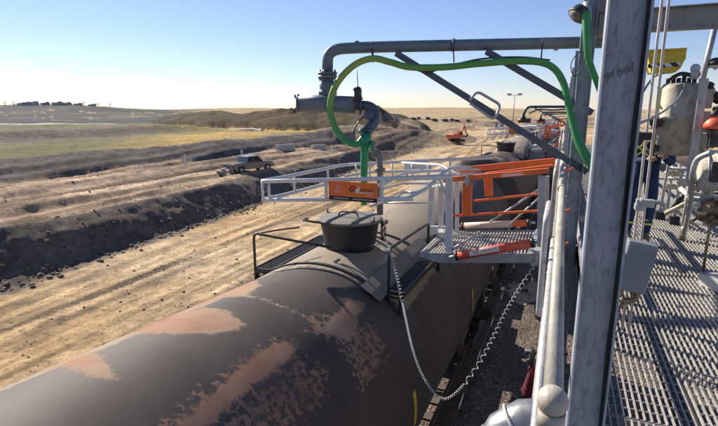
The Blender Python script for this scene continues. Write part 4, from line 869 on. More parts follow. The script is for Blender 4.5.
# ================================================================== LOADING ARM
arm = thing('pipe_loader', 'slate blue pipe loading arm reaching over the nearest manway', 'loading arm', (.2, 7.1, 7.4), 'loading arms on the rack')
A0 = aD(606, 42, 6.55); A1 = aD(372, 47, 6.75); A2 = aD(328, 49, 6.8); A3 = aD(327.5, 72, 6.82)
b = MB(); b.tube(rnd([A0, A1, A2, A3], .24, 8), .076, 22); boom = b.build('boom_pipe', 'armpipe', arm)
for px_ in (453, 556): q = aD(px_, 45 - (px_ - 453) * .012, 6.65); MB().tube([q - RT * .02, q + RT * .02], .086, 20).build('pipe_clamp', 'brace', boom)
dn = Vector((0, 0, -1)); b = MB(); q = A3
b.cyl(q, q + dn * .035, .135, seg=20); b.cyl(q + dn * .05, q + dn * .085, .135, seg=20)
for k in range(8): a = k * math.pi / 4; v = Vector((math.cos(a), math.sin(a), 0)) * .112; b.cyl(q + v + Vector((0, 0, .03)), q + v + dn * .115, .013, seg=6)
b.cyl(q + dn * .08, q + dn * .15, .085, seg=18); b.build('flange', 'armpipe', arm)
b = MB(); b.lathe([(.085, 0), (.11, -.02), (.115, -.10), (.10, -.13), (.12, -.14), (.12, -.19), (.08, -.20), (.07, -.26)], q + dn * .12, (0, 0, 1), 22)
for k in range(6): a = k * math.pi / 3; b.box(q + dn * .29 + Vector((math.cos(a), math.sin(a), 0)) * .115, (.035, .035, .05))
b.build('swivel_joint', 'armpipe', arm)
C0 = aD(297, 103, 6.8); C1 = aD(356, 105, 6.8)
b = MB(); b.tube([C0, C1], .118, 28); b.tube([C0, C0 + (C1 - C0) * .03], .125, 28); b.tube([C1 - (C1 - C0) * .03, C1], .125, 28); b.bar(q + dn * .30, q + dn * .36, .1, .1); b.build('counterbalance_cylinder', 'armpipe', arm)
b = MB(); b.box(C0 - RT * .0 + UP * .09, (.05, .06, .05)); b.box(C0 + UP * -.09, (.05, .06, .05)); b.build('cylinder_lug', 'brace', arm)
V0 = aD(366, 116, 6.78)
b = MB(); el_ = rnd([aD(352, 105, 6.8), aD(374, 106, 6.78), aD(376, 122, 6.76), aD(366, 131, 6.72)], .16, 7); b.tube(el_, .068, 20); b.cyl(el_[-1] + UP * .02, el_[-1] - UP * .03, .10, seg=20); b.cyl(aD(359, 105, 6.8), aD(361.5, 105, 6.8), .135, seg=22); b.tube([el_[-1], aD(366, 146, 6.66)], .04, 14)
b.lathe([(.0, .11), (.05, .11), (.07, .10), (.07, .02)], aD(369, 116, 6.74), -FW, 18); b.build('valve_body', 'brace', arm)
b = MB(); b.box(aD(358, 100, 6.7), (.07, .1, .26)); b.ball(aD(358, 90, 6.68), .05, seg=12); b.tube([aD(357, 70, 6.7), aD(358, 88, 6.7)], .006, 6); b.bar(aD(355, 88, 6.66), aD(361, 100, 6.66), .05, .05); b.build('valve_operator', 'black', arm)
b = MB(); b.tube(rnd([V0 + UP * .02 - RT * .0, V0 - UP * .1 - RT * .13, V0 - UP * .26 - RT * .18], .1), .012, 8); b.build('lever', 'brace', arm)
b = MB()
b.bar(aD(396, 53, 6.75), aD(587, 172, 6.5), .075, .085); br1 = b.build('diagonal_brace', 'brace', arm, bevel=.01)
b = MB(); b.bar(aD(486, 51, 6.62), aD(592, 113, 6.5), .075, .085); b.build('diagonal_brace', 'brace', arm, bevel=.01)
pts = rnd([aD(470, 100, 6.5), aD(477, 91, 6.5), aD(501, 105, 6.45), aD(494, 120, 6.45), aD(470, 103, 6.5)], .07); b = MB(); b.tube(pts, .019, 10)
b.build('grab_ring', 'galv', br1)
b = MB()
for (px_, py_) in ((357, 42), (372, 43)): q = aD(px_, py_, 6.75); b.cyl(q, q - UP * .07, .014, seg=8); b.box(q, (.05, .03, .03)); 
b.tube([aD(372, 42, 6.7), aD(373, 62, 6.7)], .016, 8); b.tube([aD(453, 40, 6.6), aD(454, 62, 6.6)], .009, 8); b.tube([aD(543, 38, 6.5), aD(541, 60, 6.5)], .009, 8); b.build('hanger', 'black', arm)
b = MB(); b.tube(spline([aD(362, 60, 6.6), aD(377, 58, 6.6), aD(395, 62, 6.6), aD(425, 72, 6.6), aD(445, 67, 6.6), aD(480, 59, 6.6), aD(520, 57, 6.6), aD(550, 60, 6.6)], 6), .012, 8); b.build('electric_cable', 'rubber', arm)
# repeats farther down the rack
def farm(y0, lab, zoff):
    r_ = thing('pipe_loader', lab, 'loading arm', (.1, y0, 6.7), 'loading arms on the rack')
    b = MB(); z = 6.70 + zoff; b.tube(rnd([(.15, y0, z), (-1.62, y0, z), (-1.74, y0, z - .42)], .22, 6), .06, 12); b.build('boom_pipe', 'brace', r_)
    b = MB(); b.bar((-1.3, y0, z - .04), (.1, y0, z - .75), .05, .05); b.bar((.1, y0, z - .3), (-.9, y0, z - .35), .04, .04); b.tube(spline([(-1.5, y0, z - .3), (-1.1, y0, z - .12), (-.5, y0, z - .14), (.1, y0, z - .1)], 6), .035, 8); b.build('diagonal_brace', 'brace', r_)
    b = MB(); b.cyl((-1.74, y0, z - .42), (-1.74, y0, z - .62), .12, seg=12); b.tube([(-1.95, y0, z - .62), (-1.4, y0, z - .62)], .10, 12); b.build('swivel_joint', 'black', r_)
farm(24, 'dark loading arm farther down the rack, beside the light mast', 0)
farm(42, 'dark loading arm at the far end of the rack, smallest of the arms', -.35)

# green hose
def hose(name, pts, r_, label, tint, seg=20):
    P = spline(pts, 26); b = MB(); n = len(P)
    rad_ = [r_ * (1.0 + .45 * max(0, 1 - i / 90)) * (1 + .02 * (i % 2)) for i in range(n)]
    b.tube(P, r_, seg, radii=rad_); o = b.build(name, 'hose')
    a = o.data.attributes.new('tint', 'FLOAT', 'POINT'); vals = []
    for i in range(n): t = i / (n - 1) * (len(tint) - 1); k = min(int(t), len(tint) - 2); vals += [tint[k] * (1 - t + k) + tint[k + 1] * (t - k)] * seg
    a.data.foreach_set('value', np.array(vals, np.float32)); tag(recenter(o), label, 'hose'); return o
hp = [aD(600, 176, 6.15), aD(588, 159, 6.15), aD(578, 140, 6.2), aD(571, 115, 6.25), aD(563, 82, 6.3), aD(549, 65, 6.35), aD(522, 61, 6.45), aD(480, 63.5, 6.5), aD(445, 67, 6.55), aD(410, 67, 6.55), aD(390, 62, 6.6), aD(372, 58.5, 6.6), aD(353, 66, 6.6), aD(336, 85, 6.6), aD(330, 108, 6.6), aD(336, 129, 6.6), aD(347, 141, 6.6), aD(357, 144, 6.6), aD(364, 137, 6.6)]
hose('green_hose', hp, .044, 'green ribbed transfer hose looped along the loading arm', [.1, .05, .1, .15, .2, .25, .3, .3, .35, .45, .6, .75, .7, .5, .25, .05, 0, 0])
hose('green_drop_hose', [aD(366, 138, 6.62), aD(365, 150, 6.6), aD(364, 165, 6.6), aD(364, 182, 6.6), aD(364, 205, 6.62)], .043, 'short green drop hose hanging from the arm valve into the cage', [0, 0, 0, 0, .1])
b = MB(); b.cyl(aD(366, 134, 6.6), aD(365.5, 146, 6.6), .075, seg=18); b.tube([aD(371, 142, 6.55), aD(373, 150, 6.5)], .03, 8); o = b.build('hose_coupling', surf('green_cast_coupling', (.01, .20, .10), (.03, .30, .15), .4)); tag(recenter(o), 'bright green cam coupling joining the two hoses under the valve', 'coupling')
b = MB(); b.tube(rnd([aD(372, 152, 6.9), aD(379, 152, 6.9), aD(380, 170, 6.9), aD(380, 215, 6.9)], .1, 6), .045, 16); b.cyl(aD(380, 168, 6.9), aD(380, 171, 6.9), .075, seg=16); o = b.build('vapour_elbow', surf('weathered_grey_pipe', (.16, .15, .14), (.26, .24, .21), .6, .2)); tag(recenter(o), 'weathered grey pipe elbow standing on the manway beside the green hose', 'pipe elbow')
hose('rack_hose', [aD(586, 12, 5.9), aD(587, 38, 5.9), aD(589, 60, 5.95), aD(597, 82, 6.0), aD(606, 108, 6.1)], .034, 'green hose hanging behind the near column at the top', [.1, .1, .05, 0])
# wire loop near the arm column
b = MB(); b.tube(spline([aD(586, 52, 6.0), aD(578, 53, 6.0), aD(571, 64, 6.0), aD(574, 76, 6.0), aD(581, 70, 6.0), aD(586, 52, 6.0)], 8), .006, 6); o = b.build('wire_loop', 'rubber'); tag(recenter(o), 'thin dark wire loop hanging from the arm pipe by the column', 'wire')
# lamp and bracket behind the column, top
lt = thing('rack_floodlight', 'black and white floodlight beside the near column at the top edge', 'floodlight', aD(582, 14, 6.0))
b = MB(); ax_ = (RT * -.5 - UP * .6).normalized(); b.lathe([(.05, 0), (.10, .03), (.12, .10), (.125, .13), (.11, .135)], aD(584, 8, 6), ax_, 20); b.build('housing', 'black', lt)
b = MB(); b.lathe([(.0, .128), (.08, .13), (.108, .136), (.07, .165), (0, .175)], aD(584, 8, 6), ax_, 20); b.build('lens', 'lid', lt)
MB().tube([aD(587, 2, 6.0), aD(588, 22, 6.0)], .045, 14).build('stem', 'galv', lt)
b = MB(); b.bar(aD(600, -8, 6.2), aD(597, 36, 6.2), .21, .18, (0, 1, 0)); b.bar(aD(608, -20, 6.2), aD(608, 30, 6.2), .05, .05, (0, 1, 0)); o = b.build('control_cabinet', surf('tan_weathered_cabinet', (.26, .21, .15), (.36, .29, .21), .7)); tag(recenter(o), 'weathered tan cabinet mounted behind the near column at the top', 'cabinet')

# ================================================================== COILED GROUNDING CABLE
path = spline([aD(388, 212, 6.1), aD(384, 232, 5.9), aD(390, 250, 5.6), aD(398, 280, 5.1), aD(405, 315, 4.6), aD(413, 350, 4.2), aD(424, 378, 4.0), aD(440, 398, 3.9), aD(455, 394, 3.9), aD(475, 370, 4.0), aD(492, 340, 4.15), aD(507, 310, 4.35), aD(520, 288, 4.6), aD(532, 270, 4.85), aD(541, 252, 5.05)], 40)
tot = 0; cum = [0]
for a, c_ in zip(path, path[1:]): tot += (c_ - a).length; cum.append(tot)
coil = []; K = 0; ph = 0; step = .0035; k = 0; sdist = 0
while sdist < tot:
    while k < len(cum) - 2 and cum[k + 1] < sdist: k += 1
    t = (sdist - cum[k]) / max(1e-6, cum[k + 1] - cum[k]); p = path[k].lerp(path[k + 1], t); tg = (path[k + 1] - path[k]).normalized()
    f = sdist / tot; pitch = .085 + .03 * math.cos(f * 6.28 * 2) if (f < .34 or f > .62) else .028
    rr_ = .015 if (f < .34 or f > .62) else .009
    ph += step / pitch * 2 * math.pi
    s1 = tg.cross(Vector((0, 1, 0))).normalized(); s2 = tg.cross(s1)
    coil.append(p + (s1 * math.cos(ph) + s2 * math.sin(ph)) * rr_); sdist += step if pitch > .05 else step * .7
b = MB(); b.tube(coil, .0036, 6); gc = b.build('coiled_grounding_cable', 'cable'); tag(recenter(gc), 'pale coiled grounding cable drooping from the manway rail to the rack', 'cable')

# ================================================================== THINGS UNDER THE RAIL
b = MB(); q = aD(508, 432, 3)
el = thing('clad_pipe_elbow', 'aluminium clad pipe elbow bulging below the handrail', 'pipe elbow', q)
cen = Vector((-.02, 2.15, 4.72)); Re = .22; rt = .155
arc = [cen + Vector((-math.sin(a) * Re * 1.0, -.05 * math.sin(a), math.cos(a) * Re - .0)) for a in np.linspace(-.6, 2.1, 16)]
P_ = [Vector((.28, 2.2, 4.93))] + arc
OF = aD(500, 449, 3.0) - Vector((-.17, 2.1, 4.74))
b = MB(); b.tube([OF + Vector(k) for k in ((.30, 2.2, 4.90), (.1, 2.2, 4.92), (-.03, 2.17, 4.90), (-.13, 2.13, 4.83), (-.19, 2.1, 4.70), (-.20, 2.08, 4.5), (-.20, 2.08, 3.6))], .15, 30); b.build('cladding', 'clad', el)
for (p_, n_) in ((Vector((.02, 2.19, 4.914)), Vector((1, .05, .08))), (Vector((-.085, 2.15, 4.87)), Vector((.75, .2, .5))), (Vector((-.165, 2.115, 4.765)), Vector((.4, .1, .9))), (Vector((-.2, 2.08, 4.55)), Vector((0, 0, 1)))):
    n_.normalize(); p_ = p_ + OF; MB().cyl(p_ - n_ * .009, p_ + n_ * .009, .1535, seg=30).build('cladding_band', 'galv_light', el)
rg = aD(530, 388, 3.9)
b = MB(); rr = random.Random(2); b.lathe([(0.0, .22), (.03, .20), (.05, .12), (.085, .0), (.10, -.12), (.09, -.2), (0, -.21)], rg, (0, 0, 1), 14)
b.v = [(rg.x + (x - rg.x) * .6 + rr.uniform(-.01, .01), rg.y + (y - rg.y) * .6 + rr.uniform(-.01, .01), rg.z + .05 + (z - rg.z) * .65) for x, y, z in b.v]; o = b.build('red_cover', 'red'); recenter(o); tag(o, 'dark red cloth cover over a valve hanging below the handrail', 'cover')
b = MB(); b.tube([(rg.x, rg.y, rg.z + .2), (rg.x, rg.y, rg.z + .34)], .02, 8); b.tube([(rg.x - .06, rg.y, rg.z + .30), (rg.x + .25, rg.y + .1, rg.z + .30)], .018, 8); o = b.build('stop_valve', 'black'); tag(recenter(o), 'black valve stem and bracket above the red cover', 'valve')

# ================================================================== CONDUITS AND JUNCTION BOX by the near column
b = MB()
for dx in (0, .045): b.tube([aY(667, -30, 4.0) + Vector((dx, 0, 0)), aY(662, 0, 4.0) + Vector((dx * .9, 0, 0)), aY(634, 240, 4.0) + Vector((dx, 0, 0)), aY(622, 330, 4.0) + Vector((dx, 0, 0))], .0095, 10)
o = b.build('conduit_pair', 'conduit'); tag(recenter(o), 'pair of slim pale conduits rising beside the near column', 'conduit')
jb = thing('junction_box', 'grey electrical junction box on the post beside the near column', 'junction box', aY(636, 290, 3.93))
c_ = aY(636, 266, 3.9); ang = Matrix.Rotation(rad(8), 3, 'Y')
MB().box(c_, (.19, .12, .37), ang).build('enclosure', 'jbox', jb, bevel=.008)
MB().box(c_ + ang @ Vector((0, -.063, 0)), (.18, .012, .35), ang).build('cover', 'jbox', jb, bevel=.003)
b = MB()
for dx in (-.05, .02): b.tube(spline([c_ + ang @ Vector((dx, 0, -.18)), c_ + ang @ Vector((dx + .01, 0, -.24)), c_ + ang @ Vector((dx - .05, -.02, -.33)), c_ + ang @ Vector((dx - .10, -.02, -.48))], 5), .013, 8)
b.tube(spline([c_ + ang @ Vector((.06, 0, -.18)), c_ + ang @ Vector((.05, 0, -.25)), c_ + ang @ Vector((-.04, -.02, -.28))], 5), .022, 10); b.build('cable_gland', 'brass', jb)
for (px_, py_, nm, lb) in ((645, 203, 'pipe_clamp', 'steel clamp and hook on the conduits at worker hip height'), (642, 136, 'pipe_clamp', 'dark clamp on the conduits just below the black cable')):
    b = MB(); q = aY(px_, py_, 3.9); b.box(q, (.11, .07, .05)); b.box(q + Vector((-.03, 0, -.03)), (.06, .09, .04)); b.cyl(q + Vector((-.02, -.05, .01)), q + Vector((-.02, .05, .01)), .02, seg=10)
    if py_ > 180: b.tube(rnd([q, q + Vector((.1, -.01, .02)), q + Vector((.13, -.01, -.03)), q + Vector((.09, -.01, -.05))], .03), .012, 8)
    o = b.build(nm, 'galv' if py_ > 180 else 'black'); tag(recenter(o), lb, 'clamp')
b = MB(); b.tube(spline([aD(664, 73, 4.6), aD(654, 77, 4.0), aD(643, 92, 2.8), aD(635, 112, 2.25), aD(631, 140, 2.18), aD(628, 170, 2.2), aD(622, 230, 2.25), aD(612, 320, 2.35)], 10), .007, 10); b.build('x', 'rubber').name = 'black_power_cable'
o = bpy.data.objects['black_power_cable']; tag(recenter(o), 'thick black power cable arching from the vessel top down to the near column', 'cable')
b = MB(); b.tube(spline([aD(686, 82, 5.4), aD(680, 96, 5.0), aD(668, 108, 4.2), aD(652, 118, 3.3), aD(638, 124, 2.4), aD(632, 134, 2.18), aD(629, 160, 2.2)], 10), .0085, 10); o = b.build('grey_power_cable', 'jbox'); tag(recenter(o), 'grey power cable sagging across the beige vessel to the near column', 'cable')

# ================================================================== YELLOW BOX WITH HAZARD STRIPES
yb_ = thing('yellow_hood', 'yellow steel hood with black and white hazard stripe band', 'hood', aY(668, 72, 7.0))
pl = [aY(648, 51, 7), aY(687, 49, 7), aY(686, 58, 7), aY(681, 67.5, 7), aY(676, 72, 7), aY(651, 73, 7)]
b = MB(); b.prism(pl, (0, .3, 0)); b.build('sheet_body', 'yellow', yb_, bevel=.01)
b = MB(); b.prism([aY(648, 64, 6.985), aY(681, 62, 6.985), aY(680, 66, 6.985), aY(648, 68, 6.985)], (0, .012, 0)); b.build('hazard_band', 'hazard', yb_)
b = MB(); b.bar(aY(648, 50.5, 6.98), aY(687, 48.5, 6.98), .03, .02); b.build('top_lip', 'yellow', yb_)

# ================================================================== VESSEL ON STAND
vs_ = thing('air_eliminator_vessel', 'weathered beige vessel strapped to a pale channel beside the worker', 'vessel', (1.2, 6.6, DZ))
vz0, vz1 = 6.08, 6.86
b = MB(); b.lathe([(.0, 0), (.16, .0), (.205, .04), (.208, .40), (.212, .405), (.212, .425), (.208, .43), (.208, .74), (.17, .80), (0, .82)], (1.19, 6.65, vz0), (0, 0, 1), 36); b.build('shell', 'vessel', vs_)
b = MB(); b.bar((1.345, 6.40, vz0 - .32), (1.345, 6.40, vz1 + .06), .085, .03, (0, 1, 0)); b.bar((1.31, 6.385, vz0 - .32), (1.31, 6.385, vz1 + .06), .012, .06, (0, 1, 0)); ch = b.build('channel', 'galv_light', vs_, bevel=.003)
b = MB()
for z in (vz0 + .05, vz0 + .42, vz0 + .6): b.cyl((1.345, 6.38, z), (1.345, 6.36, z), .014, seg=6)
b.build('bolt', 'galv', ch)
for (z0, z1) in ((vz0 + .02, vz0 + .25), (vz0 + .27, vz0 + .5), (vz0 + .52, vz0 + .74)):
    MB().box((1.432, 6.6, (z0 + z1) / 2), (.09, .2, z1 - z0 - .01)).build('side_box', 'vessel', vs_, bevel=.01)
b = MB()
for (z, r_) in ((6.45, .05), (6.16, .045)): 
    b.cyl((1.0, 6.5, z), (.93, 6.45, z), r_, seg=14); b.cyl((.94, 6.45, z - .07), (.94, 6.45, z + .07), .02, seg=8); b.ball((.92, 6.44, z + .05), .03, seg=8); b.tube([(.93, 6.44, z), (.86, 6.4, z + .05)], .012, 8); b.box((.95, 6.44, z - .04), (.05, .06, .04))
for k in range(6): b.cyl((1.05 + k * .05, 6.6, vz1), (1.05 + k * .05, 6.6, vz1 + .08 + .03 * (k % 2)), .022, seg=10)
b.tube(rnd([(1.02, 6.5, vz1 + .05), (1.15, 6.5, vz1 + .13), (1.3, 6.5, vz1 + .08)], .05), .022, 10); b.ball((1.28, 6.5, vz1 + .11), .05, seg=12)
b.build('fittings', 'black', vs_)
b = MB(); b.cyl((1.27, 6.48, vz1 + .06), (1.27, 6.48, vz1 + .16), .04, seg=14); b.ball((1.27, 6.48, vz1 + .17), .05, seg=14); b.build('cap', 'galv_light', vs_)
b = MB(); b.tube(spline([(.98, 6.45, 6.84), (.95, 6.42, 6.78), (.96, 6.42, 6.66), (1.0, 6.45, 6.6)], 5), .012, 8); b.tube(spline([(.96, 6.44, 6.60), (.95, 6.42, 6.5)], 4), .012, 8); b.build('green_yellow_wire', 'hiviz', vs_)
b = MB()
for (pt, pb, r_) in ((aY(671, 152, 7.9), aY(660, 211, 9.0), .022), (aY(695, 158, 7.2), aY(682, 232, 8.0), .026), (aY(682, 172, 8.0), aY(674, 218, 9.0), .022)):
    b.tube([pt, pb], r_, 12)
b.tube([aY(668, 178, 8.2), aY(712, 182, 8.2)], .02, 10); b.tube([aY(680, 188, 7.9), aY(712, 215, 7.6)], .035, 10); b.tube([aY(668, 168, 8.2), aY(718, 172, 8.2)], .025, 10)
b.build('leg', 'galv_light', vs_)
for p_ in (aZ(660, 215, DZ + .06), aZ(674, 220, DZ + .06)): MB().box(p_, (.14, .14, .13)).build('rubber_foot', 'rubber', vs_, bevel=.01)
MB().lathe([(.04, 0), (.05, .02), (.03, .12), (.03, .2)], aZ(682, 240, DZ), (0, 0, 1), 12).build('threaded_foot', 'brass', vs_)
# tall slanted pipe and little lamp beyond
b = MB(); b.tube([aY(716, 22, 8), aY(699, 95, 8)], .035, 14); o = b.build('slanted_pipe', 'galv'); tag(recenter(o), 'grey pipe slanting down from the cross beam at the right', 'pipe')
lp = thing('yard_lamp', 'small dark round lamp against the sky at the right edge', 'lamp', aY(716, 64, 8)); b = MB(); b.lathe([(.0, .10), (.05, .09), (.09, .04), (.10, 0)], aY(716, 62, 8) - Vector((0, 0, .04)), (0, 0, 1), 18); b.build('hood', 'black', lp); MB().lathe([(.08, -.02), (.085, .02), (.0, -.05)], aY(716, 63, 8) - Vector((0, 0, .04)), (0, 0, 1), 18).build('diffuser', 'white', lp)
b = MB(); b.tube([aY(716, 62, 8), aY(760, 60, 8)], .015, 8); b.build('bracket_arm', 'galv', lp)

# clutter of valves, hoses and piping at the right
vc = thing('valve_manifold', 'cluttered manifold of black and brass valves behind the insulated pipe', 'manifold', aY(705, 185, 7.6))
rr = random.Random(11)
b = MB(); b2 = MB(); b3 = MB()
for k in range(26):
    px_ = 690 + rr.random() * 45; py_ = 92 + rr.random() * 50; Y = 7.6 + rr.random() * 1.4; q = aY(px_, py_, Y); s_ = .03 + .05 * rr.random()
    t_ = rr.choice((b, b, b2, b3)); d_ = Vector((rr.uniform(-1, 1), rr.uniform(-.4, .4), rr.uniform(-1, 1))).normalized()
    t_.cyl(q - d_ * s_ * 2, q + d_ * s_ * 2, s_ * .7, seg=12); t_.cyl(q - d_ * s_ * 1.2, q - d_ * s_ * .8, s_ * 1.2, seg=12); t_.cyl(q + d_ * s_ * .8, q + d_ * s_ * 1.2, s_ * 1.2, seg=12)
    t_.tube([q, q + Vector((rr.uniform(-.15, .15), 0, rr.uniform(-.25, .25)))], .012, 6)
for k in range(16):
    px_ = 678 + rr.random() * 55; py_ = 160 + rr.random() * 50; Y = 7.9 + rr.random() * 1.4; q = aY(px_, py_, Y); s_ = .03 + .04 * rr.random()
    t_ = rr.choice((b2, b2, b)); t_.tube(rnd([q, q + Vector((rr.uniform(-.3, .3), 0, 0)), q + Vector((rr.uniform(-.3, .3), 0, rr.uniform(-.3, .1)))], .05), s_ * .6, 8); t_.cyl(q, q + Vector((0, 0, .08)), s_, seg=10)
b.build('valve', 'black', vc); b2.build('flange', 'vessel', vc); b3.build('fitting', 'brass', vc)
b = MB()
for (p_, q_) in (((680, 180), (720, 176)), ((683, 190), (720, 200)), ((700, 165), (705, 225)), ((676, 198), (700, 210))): b.tube([aY(*p_, 8.6), aY(*q_, 8.6)], .03, 10)
b.build('pipework', 'galv_light', vc)
ip = thing('insulated_pipe', 'thick beige insulated pipe with ribbed end at the right edge', 'insulated pipe', aY(712, 175, 6.6))
c0 = aY(700, 172, 6.0); c1_ = c0 + Vector((1.3, -.12, .02)); b = MB(); b.tube([c0 - Vector((.03, 0, 0)), c0, c1_], .19, 34, radii=[.12, .19, .19]); b.build('insulation', surf('canvas_lagging', (.42, .38, .31), (.58, .54, .46), .9, 0, 9, bump=.8, bscale=18, dirt=(.2, .16, .12), dirt_amt=.3), ip)
b = MB(); dd_ = (c1_ - c0).normalized()
for k in range(5): q = c0 + dd_ * (.04 + k * .075); b.cyl(q, q + dd_ * .02, .196, seg=30)
b.build('strap', 'galv_light', ip)
b = MB(); b.tube(spline([aY(712, 152, 5.7), aY(697, 160, 5.8), aY(692, 178, 5.9), aY(690, 205, 6.4), aY(684, 235, 7.4)], 8), .028, 12); b.build('support_hoop', 'galv', ip)
MB().box(aY(717, 172, 5.79), (.10, .03, .2)).build('access_hatch', 'black', ip)
b = MB(); b.box(aY(716, 200, 6.6), (.5, .3, .02)); b.bar(aY(700, 198, 6.5), aY(740, 202, 6.5), .05, .08); b.build('saddle', 'concrete', ip)
oa = thing('orange_actuator', 'orange domed valve actuator above the insulated pipe at the right edge', 'actuator', aY(713, 135, 6.9))
b = MB(); b.lathe([(.08, -.03), (.115, -.02), (.12, 0), (.115, .03), (.09, .08), (.05, .105), (0, .11)], aY(716, 126, 6.2), (0, 0, 1), 26); b.build('dome', 'redorange', oa)
b = MB(); b.lathe([(.04, -.2), (.05, -.1), (.085, -.05), (.085, -.03)], aY(716, 126, 6.2), (0, 0, 1), 20); b.box(aY(714, 142, 6.2), (.1, .1, .1)); b.build('yoke', 'black', oa)
b = MB(); c0 = aY(712, 212, 6.2)
for k in range(7): b.cyl(c0 + Vector((rr.uniform(-.12, .12), 0, rr.uniform(-.14, .14))), c0 + Vector((rr.uniform(-.12, .12), .08, rr.uniform(-.14, .14))), .035 + .03 * rr.random(), seg=12)
b.tube([c0 + Vector((0, 0, -.1)), c0 + Vector((.3, 0, -.12))], .05, 12); b.cyl((c0.x, c0.y, DZ), (c0.x, c0.y, c0.z), .015, seg=10); o = b.build('bronze_valve', 'brass'); tag(recenter(o), 'rusty bronze valve on a stem low at the right edge', 'valve')
b = MB(); p_ = aZ(706, 282, DZ + .06); b.bar(p_ + Vector((-.02, .12, 0)), p_ + Vector((.5, -.9, 0)), .05, .12); b.bar(p_ + Vector((-.02, .12, 0)), p_ + Vector((.7, .3, 0)), .05, .12); o = b.build('kick_plate', 'galv_light'); tag(recenter(o), 'pale angle kick plate on the grating at the right edge', 'kick plate')
# railing behind the frame edge on the far side of the deck: its shadow falls on the grating
fr = thing('deck_railing', 'grey pipe railing across the walkway behind the vessel stand', 'railing', (2.6, 9.6, DZ))
b = MB()
for z in (5.35, 5.87): b.tube([(.9, 10.4, z), (3.7, 10.4, z)], .024, 10)
b.build('horizontal_rail', 'galv', fr)
for x in (.95, 1.9, 2.8, 3.65): MB().tube([(x, 10.4, DZ), (x, 10.4, 5.87)], .024, 10).build('post', 'galv', fr)

# more rack clutter seen past the gangway and columns
rc = thing('rack_pipe_bundle', 'bundle of thin pipes and posts along the far rack edge', 'pipes', (.6, 14, DZ))
b = MB()
for k in range(9): y = 10 + k * 3.1; b.tube([(.2 + .1 * (k % 3), y, DZ), (.2 + .1 * (k % 3), y, 6.5 + .15 * (k % 2))], .03, 8)
for z in (4.95, 5.3, 6.2): b.tube([(.25, 9.5, z), (.25, 37, z)], .035, 8)
b.build('pipe', 'galv_light', rc)

